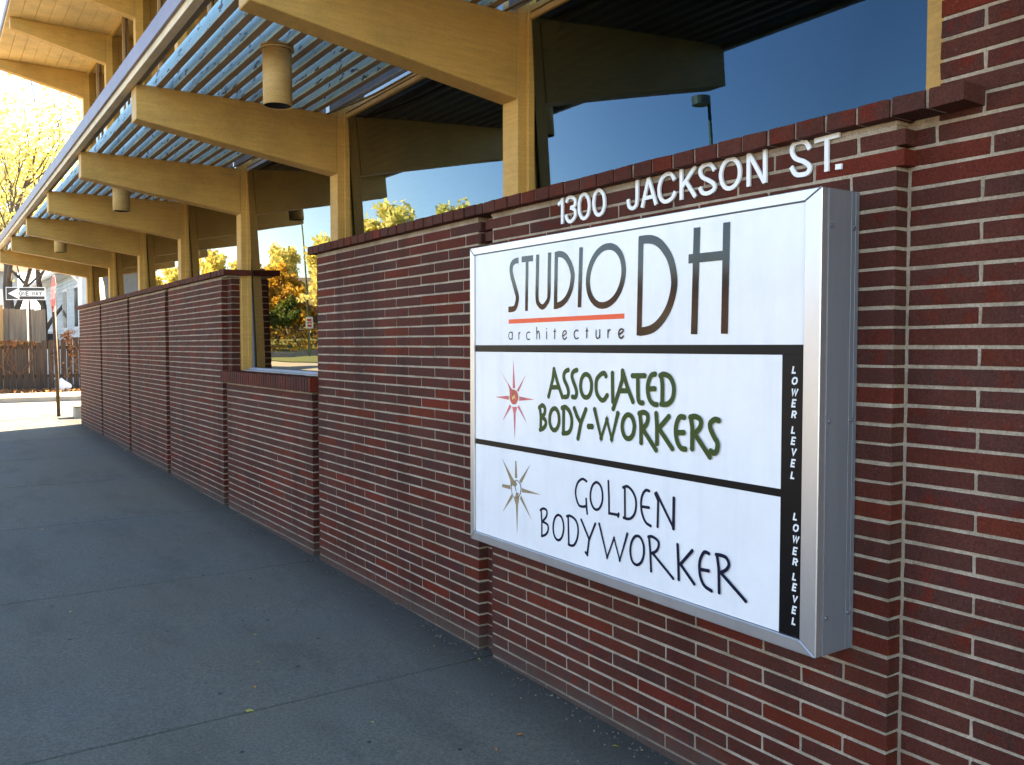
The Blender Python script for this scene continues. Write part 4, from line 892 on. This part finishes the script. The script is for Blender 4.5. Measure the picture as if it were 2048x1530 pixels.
boxo('wall', M['siding_grey'], H2, -3.5, 3.4, 42.02, 50, hz-.2, hz+4.4); m = MB(); clap(m, -3.5, 42.0, 3.4, 42.0, hz+.1, hz+4.4, .16); tag(m.build('siding', M['siding_grey'], H2), kind='stuff')
m = MB(); m.add([(-3.9, 41.6, hz+4.3), (3.8, 41.6, hz+4.3), (3.8, 46, hz+7), (-3.9, 46, hz+7), (3.8, 50.4, hz+4.3), (-3.9, 50.4, hz+4.3)], [(0, 1, 2, 3), (3, 2, 4, 5)]); m.build('roof', M['roof'], H2)
boxo('window', M['trim'], H2, 2.3, 2.9, 41.9, 41.98, hz+2.2, hz+3.6)

# trees
def branchy(seed, height, spread, levels=3, r0=.16, fork=.38, lean=(0, 0)):
    rnd = random.Random(seed); m = MB(); tips = []
    def grow(p, d, L, r_, lv):
        pts = [p]; rad = [r_]; n = 5
        for i in range(n):
            d = (d+Vector((rnd.gauss(0, .10), rnd.gauss(0, .10), rnd.gauss(.03, .05)))).normalized()
            p = p+d*L/n; pts.append(p); rad.append(r_*(1-.55*(i+1)/n))
            if lv > 0 and i >= 2: tips.append((p, L*.25))
            if lv < levels and i >= (1 if lv else 1):
                for q in range(1 if lv == 0 else (1 if rnd.random() < .75 else 2)):
                    a = rnd.uniform(0, 6.28); sd = Vector((math.cos(a), math.sin(a), 0))
                    nd = (d*rnd.uniform(.6, 1.0)+sd*spread*rnd.uniform(.6, 1.1)).normalized()
                    grow(p, nd, L*rnd.uniform(.5, .72), rad[-1]*.62, lv+1)
        m.tube(pts, rad, 6 if lv < 2 else 4, cap=False); tips.append((p, L*.3))
        if lv == 0:
            grow(p, d, L*.62, rad[-1]*.9, 1)
    grow(Vector((0, 0, -.1)), Vector((lean[0], lean[1], 1)).normalized(), height*fork, r0, 0)
    return m, tips
def make_tree(name, seed, height, spread, leaves, lsz, mat, loc, label, group, r0=.16, fork=.38, lean=(0, 0), dens=1.0, rotz=0, cat='tree'):
    t = empty(name, loc); tag(t, label, cat, group); t.rotation_euler = (0, 0, rotz)
    m, tips = branchy(seed, height, spread, 3, r0, fork, lean)
    m.build('trunk', M['bark'], t, smooth=True, loc=(0, 0, 0)); rnd = random.Random(seed+5); c = MB()
    tips = [q for q in tips if q[0].z > height*.28]
    for i in range(leaves):
        p, rr_ = tips[rnd.randrange(len(tips))]; rr_ = max(.35, rr_*1.25)*dens
        p = p+Vector((rnd.gauss(0, rr_*.5), rnd.gauss(0, rr_*.5), rnd.gauss(0, rr_*.42))); s = lsz*rnd.uniform(.6, 1.3)
        a = Vector((rnd.gauss(0, 1), rnd.gauss(0, 1), rnd.gauss(0, 1.0))).normalized(); b = a.orthogonal().normalized(); c2 = a.cross(b)
        c.add([p+b*s, p+c2*s*.62, p-b*s, p-c2*s*.62], [(0, 1, 2, 3)])
    c.build('crown', mat, t, loc=(0, 0, 0)); return t
def copy_tree(t, loc, rotz, sc, label):
    r_ = t.copy(); COL.objects.link(r_); r_.location = loc; r_.rotation_euler = (0, 0, rotz); r_.scale = (sc, sc, sc*random.uniform(.95, 1.08)); r_['label'] = label
    for ch in list(t.children): c = ch.copy(); COL.objects.link(c); c.parent = r_
    return r_
GR = 'autumn trees behind the fences'
make_tree('ash_tree', 3, 16.5, .52, 3600, .085, M['leaf_yellow'], (2.55, 31.5, zg(30)), 'tall yellow autumn tree with leaning trunk, behind the one way sign', GR, .20, .32, (-.16, 0))
make_tree('ash_tree', 8, 13.0, .45, 1700, .085, M['leaf_yellow'], (3.35, 33.5, zg(30)), 'thin upright yellow tree beside the blue house', GR, .15, .36)
make_tree('ash_tree', 15, 15.0, .55, 2600, .09, M['leaf_yellow'], (1.35, 35.5, zg(30)), 'yellow tree farther back in front of the grey house, far left', GR, .17, .34)
# ------------------------------------------------------------------ across the street (seen mirrored in the windows)
sheet('street_end_road', M['road_light'], -60, -1.9, 64.01, 66, -.128)
kw = slab('end_kerb', M['kerb'], None, -60, 6, 66, 66.3, .25, .2, .02); tag(kw, kind='structure')
sheet('verge', M['grass'], -60, -13.7, -40, 63.9, -.10)
m = MB(); z_ = zg(66); m.add([(-60, 66.31, z_+.05), (6, 66.31, z_+.05), (6, 80, z_+1.1), (-60, 80, z_+1.1), (6, 130, z_+1.2), (-60, 130, z_+1.2)], [(0, 1, 2, 3), (3, 2, 4, 5)]); tag(m.build('lawn', M['grass']), kind='structure')
H3 = empty('house', (-27, 88, z_+1)); tag(H3, 'low brick house with chimney across the street, mirrored in the low window', 'house')
boxo('wall', M['house_brick'], H3, -34, -19, 84, 94, z_+.8, z_+4.2)
m = MB(); m.add([(-34.6, 83.4, z_+4.1), (-18.4, 83.4, z_+4.1), (-18.4, 89, z_+7.0), (-34.6, 89, z_+7.0), (-18.4, 94.6, z_+4.1), (-34.6, 94.6, z_+4.1)], [(0, 1, 2, 3), (3, 2, 4, 5), (1, 4, 2), (0, 3, 5)]); m.build('roof', M['roof'], H3)
boxo('chimney', M['house_brick'], H3, -24.4, -23.6, 87.2, 88.2, z_+6, z_+7.6)
for xw in (-31, -27, -22.5): f = boxo('window', M['trim'], H3, xw, xw+1.3, 83.9, 83.98, z_+1.9, z_+3.3); boxo('pane', M['house_glass'], f, xw+.1, xw+1.2, 83.85, 83.89, z_+2.0, z_+3.2)
H4 = empty('reflection_block', (-28, 14, zg(10))); tag(H4, 'long low dark brick block added across the street, seen only in reflections', 'building')  # block and green hedge added so the sign lettering mirrors something dark
boxo('wall', M['house_brick'], H4, -34, -22, -22, 44, zg(0)-.3, zg(0)+4.3); boxo('roof', M['roof'], H4, -34.5, -21.5, -22.5, 44.5, zg(0)+4.31, zg(0)+4.6)
for yw in range(-19, 43, 5):
    f = boxo('window', M['trim'], H4, -21.99, -21.93, yw, yw+1.8, zg(0)+1.3, zg(0)+2.9); boxo('pane', M['house_glass'], f, -21.92, -21.90, yw+.12, yw+1.68, zg(0)+1.42, zg(0)+2.78)
hm = MB()
for i in range(5200):
    y_ = random.uniform(-20, 43); h_ = random.uniform(0, 1.5)+.2*math.sin(y_*.8); s = random.uniform(.07, .16); c = Vector((-19.6+random.gauss(0, .45), y_, zg(y_)+h_))
    a = Vector((random.gauss(0, 1), random.gauss(0, 1), random.gauss(0, 1))).normalized(); b_ = a.orthogonal().normalized(); c2 = a.cross(b_); hm.add([c+b_*s, c+c2*s*.6, c-b_*s, c-c2*s*.6], [(0, 1, 2, 3)])
tag(hm.build('hedge', M['leaf_green']), 'long dark green hedge added across the street before the low brick block', 'hedge')
hm = MB()
for i in range(4200):
    s = random.uniform(.08, .2); c = Vector((random.uniform(-42, -6), 69+random.gauss(0, .5), zg(66)+random.uniform(0, 2.0)+.3*math.sin(i*.37)))
    a = Vector((random.gauss(0, 1), random.gauss(0, 1), random.gauss(0, 1))).normalized(); b_ = a.orthogonal().normalized(); c2 = a.cross(b_); hm.add([c+b_*s, c+c2*s*.6, c-b_*s, c-c2*s*.6], [(0, 1, 2, 3)])
tag(hm.build('hedge', M['leaf_gold']), 'rust brown hedge behind the end kerb, mirrored in the low window', 'hedge')
def street_lamp(label, x, y, h, head=True, rr_=.08):
    t = empty('street_lamp', (x, y, zg(y)-.1)); tag(t, label, 'street lamp', 'street lamps across the street'); m = MB(); m.tube([(0, 0, 0), (0, 0, h*.5), (0, 0, h)], [rr_, rr_*.8, rr_*.6], 8); m.build('pole', M['green_post'], t, smooth=True, loc=(0, 0, 0))
    if head:
        lathe([(0, h-.04), (.27, h-.04), (.27, h+.16), (.0, h+.18)], 16).build('lamp_head', M['lamp_green'], t, loc=(.32, 0, 0)); m = MB(); m.tube([(0, 0, h-.25), (0, 0, h+.08), (.2, 0, h+.08)], .03, 6); m.build('arm', M['green_post'], t, loc=(0, 0, 0))
    return t
street_lamp(LAMPS[0][0], *LAMPS[0][1]); street_lamp(LAMPS[1][0], *LAMPS[1][1])
nx_, ny_, nz_ = NOPARK
t = empty('parking_sign', (nx_, ny_, zg(ny_))); tag(t, 'small white and red parking sign on a green post across the street', 'road sign')
m = MB(); m.tube([(0, 0, -.1), (0, 0, nz_-zg(ny_)+.5)], .035, 6); m.build('post', M['green_post'], t, loc=(0, 0, 0))
hz_ = nz_-zg(ny_)
for nm, mt, x0, x1, z0, z1, y_ in (('plate', 'sign_white', -.28, .28, -.36, .42, -.05), ('marking', 'sign_red', -.16, .16, .12, .30, -.056), ('marking', 'sign_red', -.2, .2, -.02, .06, -.056), ('marking', 'sign_red', -.15, .15, -.26, -.10, -.056)):
    m = MB(); m.box(x0, x1, y_-.002, y_+.002, z0, z1); m.build(nm, M[mt], t, loc=(0, 0, hz_))
GA = 'autumn trees across the street'
ta = make_tree('street_tree', 21, 10.5, .62, 5200, .16, M['leaf_yellow'], (-30, 70.5, zg(60)), 'tallest yellow street tree, first of the row across the street', GA, .2, .30)
tb = make_tree('street_tree', 33, 9.5, .7, 5200, .16, M['leaf_gold'], (-20, 79, zg(60)+1), 'rusty gold street tree standing before the low brick house', GA, .2, .28)
ta.scale = (1.85,)*3; tb.scale = (1.05,)*3
tc = make_tree('street_tree', 41, 10.0, .6, 4500, .15, M['leaf_green'], (-9, 92, zg(60)+1), 'dark green street tree at the end of the street', GA, .2, .30)
for i, (x, y, s, src, lb) in enumerate([(-22.5, 76.5, 1.0, 1, 'rusty gold street tree right behind the parking sign'), (-30, 75, 1.55, 0, 'yellow street tree standing second in the row'), (-29, 64.5, 1.35, 1, 'gold street tree lowest in the row across the street'), (-30, 60, 1.55, 0, 'yellow street tree at the near end of the row'), (-20, 61, 1.3, 0, 'yellow street tree beside the plain lamp pole'), (-24, 81, 1.1, 1, 'gold street tree between the lamp pole and the brick house'), (-20.5, 74.5, 0.75, 2, 'green street tree by the house roof corner'), (-31, 99, 1.5, 0, 'distant yellow street tree behind the chimney'), (-27, 101, 1.4, 1, 'distant gold street tree behind the house roof'), (-15, 71.5, 1.3, 0, 'yellow street tree, first down the street beyond the kerb'), (-15.4, 75.5, 1.25, 1, 'gold street tree, second down the street beyond the kerb'), (-13.6, 69, 1.0, 1, 'small gold street tree close to the end kerb'), (-15, 88, 1.15, 0, 'far yellow street tree down the street'), (-5, 86, 1.0, 2, 'green street tree nearest the corner wall'), (-7, 70, 0.9, 2, 'small green street tree near the end kerb')]):
    copy_tree((ta, tb, tc)[src], (x, y, zg(60)+(1 if y > 78 else 0)), random.uniform(0, 6.28), s, lb)
